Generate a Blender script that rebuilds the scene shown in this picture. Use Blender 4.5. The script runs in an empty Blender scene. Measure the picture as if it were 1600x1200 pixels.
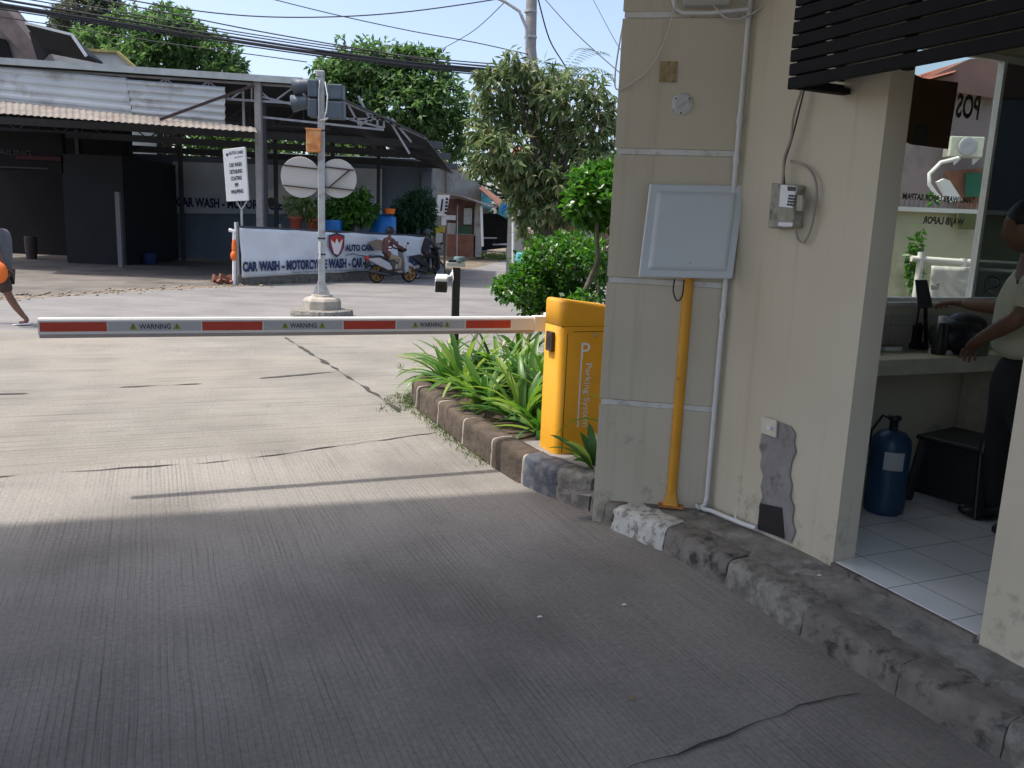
import bpy, bmesh, math, random
from mathutils import Vector, Matrix, noise
random.seed(7)
C = bpy.context.scene.collection
rad = math.radians
# ---------------- camera ----------------
F = 1300.0; H = 1.62; PIT = math.atan(250/1300); ROL = rad(2.3)
fw = Vector((0, math.cos(PIT), -math.sin(PIT))); u0 = Vector((0, math.sin(PIT), math.cos(PIT))); r0 = Vector((1, 0, 0))
RV = math.cos(ROL)*r0 + math.sin(ROL)*u0; UV = math.cos(ROL)*u0 - math.sin(ROL)*r0
CP = Vector((0, 0, H))
cd = bpy.data.cameras.new('camera'); cam = bpy.data.objects.new('camera', cd); C.objects.link(cam)
cam.matrix_world = Matrix(((RV.x, UV.x, -fw.x, 0), (RV.y, UV.y, -fw.y, 0), (RV.z, UV.z, -fw.z, H), (0, 0, 0, 1)))
cd.sensor_width = 36; cd.lens = F*36/1600; cd.clip_start = .05; cd.clip_end = 3000
bpy.context.scene.camera = cam
# ---------------- sky and sun ----------------
SUN = Vector((-.44, -.02, .90)).normalized()
w = bpy.data.worlds.new('World'); bpy.context.scene.world = w; w.use_nodes = True
nt = w.node_tree; sk = nt.nodes.new('ShaderNodeTexSky'); sk.sky_type = 'NISHITA'; sk.sun_disc = False
sk.sun_elevation = math.asin(SUN.z); sk.sun_rotation = math.atan2(SUN.x, SUN.y)
sk.air_density = .7; sk.dust_density = 3.4; sk.ozone_density = 0.0; sk.altitude = 0
nt.nodes['Background'].inputs['Strength'].default_value = .15
nt.links.new(sk.outputs[0], nt.nodes['Background'].inputs['Color'])
sl = bpy.data.lights.new('sun', 'SUN'); so = bpy.data.objects.new('sun', sl); C.objects.link(so)
sl.energy = 2.0; sl.angle = rad(1.5); sl.color = (1, .95, .87)
so.rotation_euler = SUN.to_track_quat('Z', 'Y').to_euler()
vs = bpy.context.scene.view_settings
vs.view_transform = 'Standard'; vs.look = 'None'; vs.gamma = 1; vs.use_curve_mapping = False; vs.exposure = 1.08
# ---------------- geometry helpers ----------------
def ray(px, py): return fw + RV*((px-800)/F) - UV*((py-600)/F)
def gz(y): return 0.0 if y < 9 else -0.014*(min(y, 30)-9)
def W(px, py, y): d = ray(px, py); return CP + d*(y/d.y)              # point seen there, at forward distance y
def P(px, py, z=0.0): d = ray(px, py); return CP + d*((z-H)/d.z)      # point seen there, at height z
M0 = Vector((1.10, 4.33, 0)); DD = Vector((.4, -.9165, 0)); NN = Vector((.9165, .4, 0)); ANG = math.atan2(.4, .9165)
def BL(s, n, z=0.0): return M0 + DD*s + NN*n + Vector((0, 0, z))
def onW(px, py, s=None, n=None):
    d = ray(px, py); ax = DD if s is not None else NN
    t = ((s if s is not None else n) + M0.dot(ax))/Vector((d.x, d.y, 0)).dot(ax)
    return CP + d*t
WM = {}
def wm(o): return WM.get(o.name, Matrix.Identity(4)) if o else Matrix.Identity(4)
def tag(o, label=None, cat=None, group=None, kind=None):
    if label: o['label'] = label
    if cat: o['category'] = cat
    if group: o['group'] = group
    if kind: o['kind'] = kind
    return o
def thing(name, label, cat, loc=(0, 0, 0), rz=0, group=None):
    o = bpy.data.objects.new(name, None); C.objects.link(o); o.location = loc; o.rotation_euler = (0, 0, rz)
    o.empty_display_size = .2
    WM[o.name] = Matrix.Translation(Vector(loc)) @ Matrix.Rotation(rz, 4, 'Z')
    return tag(o, label, cat, group)
class MB:
    def __init__(s): s.v = []; s.f = []; s.sm = []
    def add(s, vs, fs, sm=False):
        b = len(s.v); s.v += [Vector(p) for p in vs]; s.f += [[b+i for i in f] for f in fs]; s.sm += [sm]*len(fs); return s
    def box(s, c, size, rz=0, m=None):
        x, y, z = (q/2 for q in size); R = Matrix.Rotation(rz, 4, 'Z') if m is None else m
        vs = [Vector(c) + R @ Vector((a*x, b*y, d*z)) for d in (-1, 1) for a, b in ((-1, -1), (1, -1), (1, 1), (-1, 1))]
        return s.add(vs, [(3, 2, 1, 0), (4, 5, 6, 7), (0, 1, 5, 4), (1, 2, 6, 5), (2, 3, 7, 6), (3, 0, 4, 7)])
    def bar(s, a, b, w, h, up=Vector((0, 0, 1))):
        a = Vector(a); b = Vector(b); d = (b-a); L = d.length; d.normalize(); x = d.cross(up)
        if x.length < 1e-4: x = Vector((1, 0, 0))
        x.normalize(); u = x.cross(d)
        vs = [p + x*(i*w/2) + u*(j*h/2) for p in (a, b) for i, j in ((-1, -1), (1, -1), (1, 1), (-1, 1))]
        return s.add(vs, [(0, 1, 2, 3), (7, 6, 5, 4), (4, 5, 1, 0), (5, 6, 2, 1), (6, 7, 3, 2), (7, 4, 0, 3)])
    def prism(s, poly, z0, z1):
        n = len(poly); area = sum(poly[i][0]*poly[(i+1) % n][1]-poly[(i+1) % n][0]*poly[i][1] for i in range(n))
        if area < 0: poly = list(poly)[::-1]
        f0 = z0 if callable(z0) else (lambda p: z0); f1 = z1 if callable(z1) else (lambda p: z1)
        vs = [(p[0], p[1], f0(p)) for p in poly]+[(p[0], p[1], f1(p)) for p in poly]
        return s.add(vs, [list(range(n))[::-1], [n+i for i in range(n)]]+[(i, (i+1) % n, n+(i+1) % n, n+i) for i in range(n)])
    def slab(s, pts, nrm, t):     # flat polygon of any pose with real thickness
        n = len(pts); nv = Vector(nrm).normalized()*t
        vs = [Vector(p) for p in pts]+[Vector(p)+nv for p in pts]
        return s.add(vs, [list(range(n))[::-1], [n+i for i in range(n)]]+[(i, (i+1) % n, n+(i+1) % n, n+i) for i in range(n)])
    def tube(s, pts, r, n=8, caps=True):
        pts = [Vector(p) for p in pts]; m = len(pts); rs = r if isinstance(r, (list, tuple)) else [r]*m
        vs = []; up = None
        for i, p in enumerate(pts):
            d = (pts[min(i+1, m-1)]-pts[max(i-1, 0)]); d = d.normalized() if d.length > 1e-9 else Vector((0, 0, 1))
            if up is None: up = Vector((1, 0, 0)) if abs(d.z) > .8 else Vector((0, 0, 1))
            x = d.cross(up); x.normalize(); up = x.cross(d); up.normalize()
            vs += [p+(x*math.cos(a*2*math.pi/n)+up*math.sin(a*2*math.pi/n))*rs[i] for a in range(n)]
        fs = [(i*n+a, (i+1)*n+a, (i+1)*n+(a+1) % n, i*n+(a+1) % n) for i in range(m-1) for a in range(n)]
        s.add(vs, fs, True)
        if caps: s.add(vs[:n], [list(range(n))]); s.add(vs[-n:], [list(range(n))[::-1]])
        return s
    def lathe(s, c, prof, n=24, m=None):
        c = Vector(c); m = m or Matrix.Identity(4); vs = []
        for r, z in prof: vs += [c + m @ Vector((r*math.cos(a*2*math.pi/n), r*math.sin(a*2*math.pi/n), z)) for a in range(n)]
        k = len(prof)
        s.add(vs, [(i*n+a, i*n+(a+1) % n, (i+1)*n+(a+1) % n, (i+1)*n+a) for i in range(k-1) for a in range(n)], True)
        s.add(vs[:n], [list(range(n))[::-1]]); s.add(vs[-n:], [list(range(n))])
        return s
    def ell(s, c, r, m=None, nu=14, nv=9):
        c = Vector(c); m = m or Matrix.Identity(4); vs = []
        for j in range(nv+1):
            t = math.pi*j/nv
            vs += [c + m @ Vector((r[0]*math.sin(t)*math.cos(a*2*math.pi/nu), r[1]*math.sin(t)*math.sin(a*2*math.pi/nu), r[2]*math.cos(t))) for a in range(nu)]
        return s.add(vs, [(j*nu+a, (j+1)*nu+a, (j+1)*nu+(a+1) % nu, j*nu+(a+1) % nu) for j in range(nv) for a in range(nu)], True)
    def merge(s, me, sm=True): return s.add([v.co.copy() for v in me.vertices], [list(p.vertices) for p in me.polygons], sm)
    def build(s, name, mat, parent=None, world=True, bevel=0, loc=None, seg=2, subdiv=0):
        me = bpy.data.meshes.new(name); vs = s.v
        inv = None
        if loc is not None: inv = Matrix.Translation(-Vector(loc))
        elif world and parent: inv = wm(parent).inverted()
        if inv is not None: vs = [inv @ p for p in vs]
        me.from_pydata([tuple(p) for p in vs], [], s.f)
        for p, q in zip(me.polygons, s.sm): p.use_smooth = q
        me.materials.append(mat); me.update()
        o = bpy.data.objects.new(name, me); C.objects.link(o)
        if loc is not None: o.location = loc
        if parent: o.parent = parent; WM[o.name] = wm(parent)
        if bevel:
            b = o.modifiers.new('bevel', 'BEVEL'); b.width = bevel; b.segments = seg; b.limit_method = 'ANGLE'; b.angle_limit = rad(35)
            b.harden_normals = False
        return o
def struct(mb, name, mat, loc=None, kind='structure'): return tag(mb.build(name, mat, loc=loc), kind=kind)
def copy_thing(root, loc, rz=None, label=None):
    def rec(o, par):
        c = o.copy(); C.objects.link(c)
        if par: c.parent = par
        for ch in list(o.children): rec(ch, c)
        return c
    r = rec(root, None); r.location = loc
    if rz is not None: r.rotation_euler = (0, 0, rz)
    if label: r['label'] = label
    return r
def text(txt, size, mat, parent, org, xd, upd, name='lettering', off=0.0, sx=1.0, align='LEFT', ext=.0015, sp=1.0, fit=None):
    cu = bpy.data.curves.new('t', 'FONT'); cu.body = txt; cu.size = size; cu.offset = off; cu.align_x = align; cu.extrude = ext; cu.space_character = sp
    cu.resolution_u = 3
    t = bpy.data.objects.new('t', cu); C.objects.link(t); bpy.context.view_layer.update()
    me = bpy.data.meshes.new_from_object(t.evaluated_get(bpy.context.evaluated_depsgraph_get())); bpy.data.objects.remove(t)
    if fit:
        xs = [v.co.x for v in me.vertices]; sx = fit/(max(xs)-min(xs))
    xd = Vector(xd).normalized(); upd = Vector(upd).normalized(); z = xd.cross(upd)
    mb = MB(); mb.add([Vector(org)+xd*(v.co.x*sx)+upd*v.co.y+z*v.co.z for v in me.vertices], [list(p.vertices) for p in me.polygons])
    return mb.build(name, mat, parent)
# ---------------- materials ----------------
def nodes(name):
    m = bpy.data.materials.new(name); m.use_nodes = True; t = m.node_tree
    return m, t, t.nodes['Principled BSDF']
def N(t, typ, **k):
    n = t.nodes.new(typ)
    for a, b in k.items():
        if a in n.inputs: n.inputs[a].default_value = b
        else: setattr(n, a, b)
    return n
def ramp(t, src, stops):
    r = t.nodes.new('ShaderNodeValToRGB'); e = r.color_ramp.elements
    while len(e) < len(stops): e.new(.5)
    for q, (p, c) in zip(e, stops): q.position = p; q.color = (c[0], c[1], c[2], 1) if isinstance(c, (tuple, list)) else (c, c, c, 1)
    t.links.new(src, r.inputs[0]); return r
def mix(t, fac, a, b, mode='MIX'):
    m = t.nodes.new('ShaderNodeMix'); m.data_type = 'RGBA'; m.blend_type = mode
    for v, i in ((fac, 0), (a, 6), (b, 7)):
        if isinstance(v, (int, float)): m.inputs[i].default_value = v
        elif isinstance(v, (tuple, list)): m.inputs[i].default_value = (v[0], v[1], v[2], 1)
        else: t.links.new(v, m.inputs[i])
    return m.outputs[2]
def coords(t, scale=(1, 1, 1), rz=0, kind='Object'):
    c = t.nodes.new('ShaderNodeTexCoord'); mp = t.nodes.new('ShaderNodeMapping'); mp.inputs['Scale'].default_value = scale; mp.inputs['Rotation'].default_value = (0, 0, rz)
    t.links.new(c.outputs[kind], mp.inputs[0]); return mp.outputs[0]
def noi(t, vec, scale, detail=4, rough=.55):
    n = N(t, 'ShaderNodeTexNoise', Scale=scale, Detail=detail, Roughness=rough); t.links.new(vec, n.inputs['Vector']); return n.outputs[0]
def bump(t, b, h, st, dist=.01):
    n = N(t, 'ShaderNodeBump', Strength=st, Distance=dist); t.links.new(h, n.inputs['Height']); t.links.new(n.outputs[0], b.inputs['Normal'])
def mat(name, col, rough=.7, var=.12, scale=6, bst=.15, bsc=60, metal=0, dirt=None, dsc=3, dth=(.52, .68), spec=.4):
    m, t, b = nodes(name); v = coords(t)
    lo = tuple(c*(1-var) for c in col); hi = tuple(min(1, c*(1+var)) for c in col)
    r = ramp(t, noi(t, v, scale, 5), [(.3, lo), (.7, hi)]); out = r.outputs[0]
    if dirt:
        d = ramp(t, noi(t, v, dsc, 7, .65), [(dth[0], 0.0), (dth[1], 1.0)]); out = mix(t, d.outputs[0], out, dirt)
    t.links.new(out, b.inputs['Base Color']); b.inputs['Roughness'].default_value = rough; b.inputs['Metallic'].default_value = metal
    b.inputs['Specular IOR Level'].default_value = spec
    if bst: bump(t, b, noi(t, v, bsc, 3), bst)
    return m
def leafmat(name, cols, rough=.45, tr=.3):
    m, t, b = nodes(name); g = t.nodes.new('ShaderNodeNewGeometry')
    r = ramp(t, g.outputs['Random Per Island'], [(i/(len(cols)-1) if len(cols) > 1 else 0, c) for i, c in enumerate(cols)])
    t.links.new(r.outputs[0], b.inputs['Base Color']); b.inputs['Roughness'].default_value = rough
    tl = t.nodes.new('ShaderNodeBsdfTranslucent'); mx = t.nodes.new('ShaderNodeMixShader'); mx.inputs[0].default_value = tr
    hs = N(t, 'ShaderNodeHueSaturation', Saturation=1.1, Value=1.5); t.links.new(r.outputs[0], hs.inputs['Color']); t.links.new(hs.outputs[0], tl.inputs[0])
    t.links.new(b.outputs[0], mx.inputs[1]); t.links.new(tl.outputs[0], mx.inputs[2]); t.links.new(mx.outputs[0], t.nodes['Material Output'].inputs[0])
    return m
def glassmat(name, tint, refl=.07):
    m, t, b = nodes(name); tr = t.nodes.new('ShaderNodeBsdfTransparent'); tr.inputs[0].default_value = (*tint, 1)
    g = t.nodes.new('ShaderNodeBsdfGlossy'); g.inputs['Roughness'].default_value = .02
    mx = t.nodes.new('ShaderNodeMixShader'); mx.inputs[0].default_value = refl
    t.links.new(tr.outputs[0], mx.inputs[1]); t.links.new(g.outputs[0], mx.inputs[2]); t.links.new(mx.outputs[0], t.nodes['Material Output'].inputs[0])
    return m
def concrete(name, base, dark, groove_axis, gs=55, gst=.5, stain=.5, warm=None, lines=False):
    m, t, b = nodes(name); v = coords(t)
    sc = (gs, .7, 1) if groove_axis == 'y' else (.7, gs, 1)
    vg = coords(t, sc); g = noi(t, vg, 1.0, 2, .4)
    big = ramp(t, noi(t, v, .9, 6, .6), [(.38, dark), (.62, base)]).outputs[0]
    if warm: big = mix(t, ramp(t, noi(t, v, .45, 3), [(.45, 0.0), (.65, .7)]).outputs[0], big, warm)
    fine = ramp(t, noi(t, v, 45, 4, .7), [(.3, .78), (.7, 1.12)]).outputs[0]
    c = mix(t, 1.0, big, fine, 'MULTIPLY')
    gr = ramp(t, g, [(.36, .66), (.5, 1.0)]).outputs[0]
    if lines:
        sp_ = t.nodes.new('ShaderNodeSeparateXYZ'); t.links.new(v, sp_.inputs[0])
        ad = N(t, 'ShaderNodeMath', operation='MULTIPLY_ADD'); t.links.new(noi(t, v, 1.1, 3), ad.inputs[0]); ad.inputs[1].default_value = .045; t.links.new(sp_.outputs[0], ad.inputs[2])
        mu = N(t, 'ShaderNodeMath', operation='MULTIPLY'); t.links.new(ad.outputs[0], mu.inputs[0]); mu.inputs[1].default_value = 2*math.pi/.024
        sn = N(t, 'ShaderNodeMath', operation='SINE'); t.links.new(mu.outputs[0], sn.inputs[0])
        ln_ = ramp(t, sn.outputs[0], [(0.0, .40), (.55, 1.0)]); mr = N(t, 'ShaderNodeMapRange'); t.links.new(sn.outputs[0], mr.inputs[0]); mr.inputs[1].default_value = -1; mr.inputs[2].default_value = 1
        t.links.new(mr.outputs[0], ln_.inputs[0]); ln_.color_ramp.elements[1].position = .20; lm_ = ramp(t, noi(t, coords(t, (26, .8, 1)), 1.0, 4, .7), [(.42, 0.0), (.62, .9)]).outputs[0]; gr = mix(t, 1.0, mix(t, .5, (1, 1, 1), gr), mix(t, lm_, (1, 1, 1), ln_.outputs[0]), 'MULTIPLY'); g0 = noi(t, v, 60, 4)
        gg = N(t, 'ShaderNodeMath', operation='MULTIPLY_ADD'); t.links.new(g0, gg.inputs[0]); gg.inputs[1].default_value = 1.6; t.links.new(ln_.outputs[0], gg.inputs[2]); g = gg.outputs[0]
    gm = ramp(t, noi(t, v, 1.6, 4), [(.35, .15), (.6, .8)]).outputs[0]
    c = mix(t, gm, c, mix(t, 1.0, c, gr, 'MULTIPLY'))
    st = ramp(t, noi(t, v, 2.3, 8, .7), [(.62, 0.0), (.74, stain)]).outputs[0]
    c = mix(t, st, c, (dark[0]*.45, dark[1]*.45, dark[2]*.43))
    t.links.new(c, b.inputs['Base Color']); b.inputs['Roughness'].default_value = .85; b.inputs['Specular IOR Level'].default_value = .25
    bump(t, b, g, gst*(.45 if lines else 1), .004); return m
m_drive = concrete('driveway_concrete', (.288, .270, .240), (.198, .186, .166), 'y', 70, .6, .5, (.31, .295, .265), True)
m_drive2 = concrete('driveway_concrete_far', (.26, .25, .22), (.205, .195, .17), 'x', 26, .4, .4, (.275, .25, .205))
m_street = concrete('street_concrete', (.235, .228, .218), (.195, .19, .18), 'x', 12, .3, .3)
m_joint = mat('joint_tar', (.045, .042, .038), .9, .3, 9, 0)
m_dirt = mat('dirt', (.17, .135, .095), .95, .35, 3, .6, 30, dirt=(.08, .085, .04), dsc=1.2)
m_soil = mat('soil', (.07, .05, .035), .95, .5, 12, .9, 40)
m_lot = mat('lot_floor', (.14, .125, .11), .8, .3, .8, .3, 20, dirt=(.06, .055, .05), dsc=.7)
m_grass = leafmat('grass_blades', [(.03, .07, .012), (.07, .13, .025), (.14, .17, .05)])
def plaster(name, col, col2):
    m, t, b = nodes(name); v = coords(t)
    c = ramp(t, noi(t, v, 1.3, 4, .5), [(.3, col), (.7, col2)]).outputs[0]
    sx = t.nodes.new('ShaderNodeSeparateXYZ'); t.links.new(v, sx.inputs[0])
    dz = N(t, 'ShaderNodeMapRange'); t.links.new(sx.outputs[2], dz.inputs[0])
    dz.inputs[1].default_value = .12; dz.inputs[2].default_value = .75; dz.inputs[3].default_value = .15; dz.inputs[4].default_value = -.03
    ad = N(t, 'ShaderNodeMath', operation='ADD'); t.links.new(noi(t, v, 5.5, 8, .7), ad.inputs[0]); t.links.new(dz.outputs[0], ad.inputs[1])
    st = ramp(t, ad.outputs[0], [(.64, 0.0), (.78, .6)]).outputs[0]
    c = mix(t, st, c, (.13, .12, .095))
    vs_ = coords(t, (14, 14, .6)); ru = ramp(t, noi(t, vs_, 1.0, 5, .6), [(.56, 0.0), (.8, .30)]).outputs[0]
    c = mix(t, ru, c, (.22, .19, .13))
    sp = ramp(t, noi(t, v, 70, 3, .7), [(.72, 0.0), (.78, .5)]).outputs[0]; c = mix(t, sp, c, (.2, .18, .14))
    t.links.new(c, b.inputs['Base Color']); b.inputs['Roughness'].default_value = .75; b.inputs['Specular IOR Level'].default_value = .3
    bump(t, b, noi(t, v, 9, 6, .6), .25, .01); return m
m_wall = plaster('beige_plaster', (.50, .455, .35), (.56, .515, .405))
m_band = mat('white_band_paint', (.60, .60, .56), .7, .08, 8, .3, 60, dirt=(.33, .31, .27), dsc=11, dth=(.56, .66))
m_ceil = mat('canopy_underside', (.26, .245, .22), .8)
m_tile = None
def tilemat(name, col, grout, sz, off=(0, 0), g=.006, ax=(0, 1), rough=.2):
    m, t, b = nodes(name); v = coords(t); sx = t.nodes.new('ShaderNodeSeparateXYZ'); t.links.new(v, sx.inputs[0]); outs = []
    for k in range(2):
        a = N(t, 'ShaderNodeMath', operation='ADD'); t.links.new(sx.outputs[ax[k]], a.inputs[0]); a.inputs[1].default_value = off[k]+10*sz
        mo = N(t, 'ShaderNodeMath', operation='MODULO'); t.links.new(a.outputs[0], mo.inputs[0]); mo.inputs[1].default_value = sz
        lt = N(t, 'ShaderNodeMath', operation='LESS_THAN'); t.links.new(mo.outputs[0], lt.inputs[0]); lt.inputs[1].default_value = g; outs.append(lt)
    mx = N(t, 'ShaderNodeMath', operation='MAXIMUM'); t.links.new(outs[0].outputs[0], mx.inputs[0]); t.links.new(outs[1].outputs[0], mx.inputs[1])
    base = ramp(t, noi(t, v, 2, 4), [(.3, tuple(c*.88 for c in col)), (.7, col)]).outputs[0]
    t.links.new(mix(t, mx.outputs[0], base, grout), b.inputs['Base Color']); b.inputs['Roughness'].default_value = rough; return m
m_tile = tilemat('white_floor_tiles', (.84, .86, .86), (.38, .38, .37), .3, (.13, .0))
m_gtile = tilemat('grey_wall_tiles', (.42, .40, .36), (.22, .21, .19), .3, (.1, .1), .004, (0, 2), .35)
m_louv = mat('black_louvre_paint', (.009, .009, .010), .75, .15, 9, .1, 80, spec=.15)
m_sill = mat('white_aluminium', (.65, .67, .68), .35, .05, 9, 0)
m_glass = glassmat('clear_window_glass', (.85, .88, .83), .05)
m_tint = glassmat('tinted_window_glass', (.20, .23, .22), .06)
m_counter = mat('counter_stone', (.50, .47, .37), .5, .15, 12, .1)
m_yel = mat('yellow_powder_coat', (.78, .365, .014), .38, .06, 3, .06, 180, dirt=(.55, .24, .02), dsc=14, dth=(.66, .74))
m_yelp = mat('worn_yellow_paint', (.62, .29, .02), .5, .1, 4, .2, 90, dirt=(.20, .09, .03), dsc=22, dth=(.66, .70))
m_gap = mat('seam_black', (.02, .015, .01), .9, 0, 1, 0)
m_black = mat('black_plastic', (.018, .018, .02), .4, .15, 10, .05)
m_brownbox = mat('dark_brown_plastic', (.045, .025, .02), .35, .1, 10, .05)
m_white = mat('white_paint', (.74, .74, .72), .45, .05, 5, .05)
m_boom = mat('boom_aluminium', (.62, .61, .60), .4, .06, 3, .05, dirt=(.45, .40, .35), dsc=9, dth=(.6, .75))
m_boomlow = mat('boom_rubber_edge', (.36, .32, .30), .7, .1, 5, .05)
m_red = mat('red_reflective', (.50, .055, .03), .35, .1, 40, .05)
m_silver = mat('silver_reflective', (.46, .48, .49), .35, .06, 60, .05)
m_ink = mat('black_ink', (.03, .03, .035), .6, 0, 1, 0)
m_warn = mat('warning_olive', (.30, .33, .04), .5, 0, 1, 0)
m_antenna = mat('antenna_shell', (.54, .585, .60), .4, .04, 3, .04)
m_pipe = mat('white_conduit', (.62, .63, .62), .4, .05, 6, .03)
m_cabl = mat('grey_cable', (.30, .28, .24), .6, .15, 9, 0)
m_wcab = mat('white_cable', (.55, .54, .50), .5, .1, 9, 0)
m_bcab = mat('black_cable', (.025, .027, .032), .6, .1, 9, 0)
m_cement = mat('cement_patch', (.24, .23, .22), .9, .15, 7, .7, 35, dirt=(.12, .11, .10), dsc=8)
m_walk = mat('walkway_cement', (.19, .18, .16), .9, .45, 7, 1.0, 22, dirt=(.33, .32, .29), dsc=9, dth=(.56, .70))
m_kgrey = mat('kerb_grey', (.17, .155, .135), .9, .25, 9, .9, 25, dirt=(.045, .043, .04), dsc=11, dth=(.52, .66))
m_kwhite = mat('kerb_white_worn', (.50, .50, .46), .85, .15, 8, .9, 30, dirt=(.22, .21, .185), dsc=17, dth=(.5, .6))
m_kpale = mat('kerb_pale_worn', (.25, .24, .21), .85, .2, 8, .9, 30, dirt=(.13, .122, .105), dsc=15, dth=(.42, .6))
m_kblack = mat('kerb_blue_black', (.075, .085, .105), .7, .3, 8, .6, 30, dirt=(.20, .19, .18), dsc=8, dth=(.5, .66))
m_kbrown = mat('kerb_brown', (.085, .064, .048), .95, .35, 9, .9, 25, dirt=(.05, .042, .03), dsc=5, dth=(.5, .68))
m_mortar = mat('kerb_mortar', (.36, .33, .28), .9, .2, 9, .5)
m_steel = mat('galvanised_steel', (.38, .40, .40), .5, .12, 8, .15, 40, dirt=(.22, .22, .20), dsc=6)
m_darksteel = mat('dark_truss_steel', (.05, .055, .065), .6, .2, 5, .1)
m_truss = mat('grey_truss_steel', (.24, .25, .27), .5, .2, 5, .1)
m_zinc = mat('zinc_sheet', (.46, .49, .50), .45, .12, .8, .2, 14, dirt=(.30, .29, .27), dsc=1.4)
m_awn = mat('rusty_awning', (.20, .18, .16), .8, .25, 1.2, .3, 20, dirt=(.13, .09, .07), dsc=2)
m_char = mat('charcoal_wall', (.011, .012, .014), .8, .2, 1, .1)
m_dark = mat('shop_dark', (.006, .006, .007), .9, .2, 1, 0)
m_blue = mat('slate_blue_wall', (.15, .19, .25), .75, .12, .9, .15, 10)
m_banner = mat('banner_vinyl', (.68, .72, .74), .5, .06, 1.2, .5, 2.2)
m_navy = mat('navy_ink', (.015, .03, .10), .6, 0, 1, 0)
m_redink = mat('red_ink', (.40, .03, .025), .6, 0, 1, 0)
m_wash = mat('shaded_banner', (.50, .57, .63), .6, .1, 1, .2, 3)  # rear banner: the shade under the hall roof is put into its colour
m_oldwall = mat('weathered_concrete_wall', (.34, .33, .30), .95, .2, .9, .5, 10, dirt=(.16, .15, .14), dsc=1.6)
m_moss = mat('mossy_coping', (.38, .33, .13), .95, .25, 3, .4)
m_brick = mat('old_brick', (.22, .10, .065), .9, .3, 2, .5, 20)
m_wood = mat('weathered_wood', (.17, .12, .085), .9, .3, 4, .4)
m_teal = mat('teal_tarp', (.08, .33, .36), .6, .3, 2, .2)
m_roofred = mat('red_roof_tiles', (.33, .12, .085), .85, .25, 2, .6, 18)
m_pink = mat('stained_pink_render', (.27, .22, .225), .9, .2, .7, .3, 8, dirt=(.12, .12, .13), dsc=.7)
m_cream = mat('mossy_cream_wall', (.46, .45, .32), .9, .15, 1.2, .3, 8, dirt=(.22, .25, .14), dsc=1.1)
m_card = mat('brown_cardboard', (.10, .055, .03), .9, .15, 4, .1)
m_orange = mat('rusty_orange_box', (.55, .22, .07), .7, .3, 6, .4, 20, dirt=(.62, .42, .22), dsc=9)
m_skin = mat('brown_skin', (.17, .085, .052), .55, .1, 8, .05)
m_hair = mat('black_hair', (.012, .011, .012), .6, .3, 40, .3)
m_cream_shirt = mat('cream_uniform_cloth', (.50, .49, .35), .85, .08, 5, .4, 14)
m_trouser = mat('dark_trousers', (.02, .02, .022), .9, .2, 5, .2)
m_tee = mat('grey_tee', (.11, .11, .12), .9, .12, 6, .4, 18)
m_short = mat('brown_shorts', (.06, .042, .038), .9, .2, 6, .3, 18)
m_bag = mat('orange_bag', (.75, .16, .02), .6, .1, 6, .2)
m_maroon = mat('maroon_jacket', (.09, .045, .045), .85, .15, 6, .3, 20)
m_tan = mat('tan_trousers', (.30, .24, .17), .9, .12, 6, .3)
m_helm = mat('dark_helmet', (.05, .06, .065), .25, .1, 6, 0)
m_tyre = mat('tyre', (.02, .02, .02), .85, .1, 9, .1)
m_gold = mat('bronze_rim', (.38, .24, .10), .4, .1, 9, 0, metal=.6)
m_sgrey = mat('scooter_silver', (.42, .43, .45), .35, .1, 6, 0)
m_bluecyl = mat('blue_cylinder_paint', (.018, .06, .12), .4, .15, 5, .1, dirt=(.02, .04, .08), dsc=6)
m_bark = mat('grey_bark', (.13, .115, .095), .95, .3, 12, .8, 30)
m_barkd = mat('dark_bark', (.05, .04, .03), .95, .3, 12, .8, 30)
m_pole = mat('concrete_pole', (.28, .27, .26), .9, .15, 6, .3)
m_blueplast = mat('blue_plastic_tank', (.01, .16, .48), .4, .15, 6, 0)
m_pot = mat('red_clay_pot', (.33, .075, .05), .7, .25, 6, .2)
m_green = mat('green_panel', (.02, .13, .08), .7, .2, 3, .1)
m_yellowcl = mat('yellow_cloth', (.50, .42, .06), .8, .2, 8, .3)
m_mango = leafmat('mango_leaves', [(.04, .075, .025), (.08, .13, .045), (.13, .19, .08), (.19, .25, .10), (.23, .22, .11)], .45, .35)
m_bush = leafmat('glossy_bush_leaves', [(.02, .075, .012), (.035, .12, .015), (.07, .20, .02), (.13, .28, .04)], .3, .3)
m_bright = leafmat('bright_shrub_leaves', [(.03, .10, .015), (.055, .165, .02), (.11, .26, .04)], .35, .35)
m_back = leafmat('dense_tree_leaves', [(.035, .08, .03), (.07, .14, .045), (.11, .20, .06), (.15, .24, .08)], .55, .45)
m_clip = leafmat('dark_shrub_leaves', [(.012, .05, .018), (.025, .08, .03), (.04, .11, .04)], .5, .2)
m_lily = leafmat('lily_leaves', [(.03, .09, .02), (.06, .16, .025), (.10, .22, .035), (.17, .29, .05), (.28, .38, .09)], .38, .35)
m_palm = leafmat('palm_fronds', [(.06, .10, .04), (.10, .15, .07)], .5, .3)
m_petal = mat('pale_petals', (.70, .66, .50), .6, .1, 9, 0)
m_dry = mat('dry_leaf', (.30, .22, .10), .9, .3, 9, 0)
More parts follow.
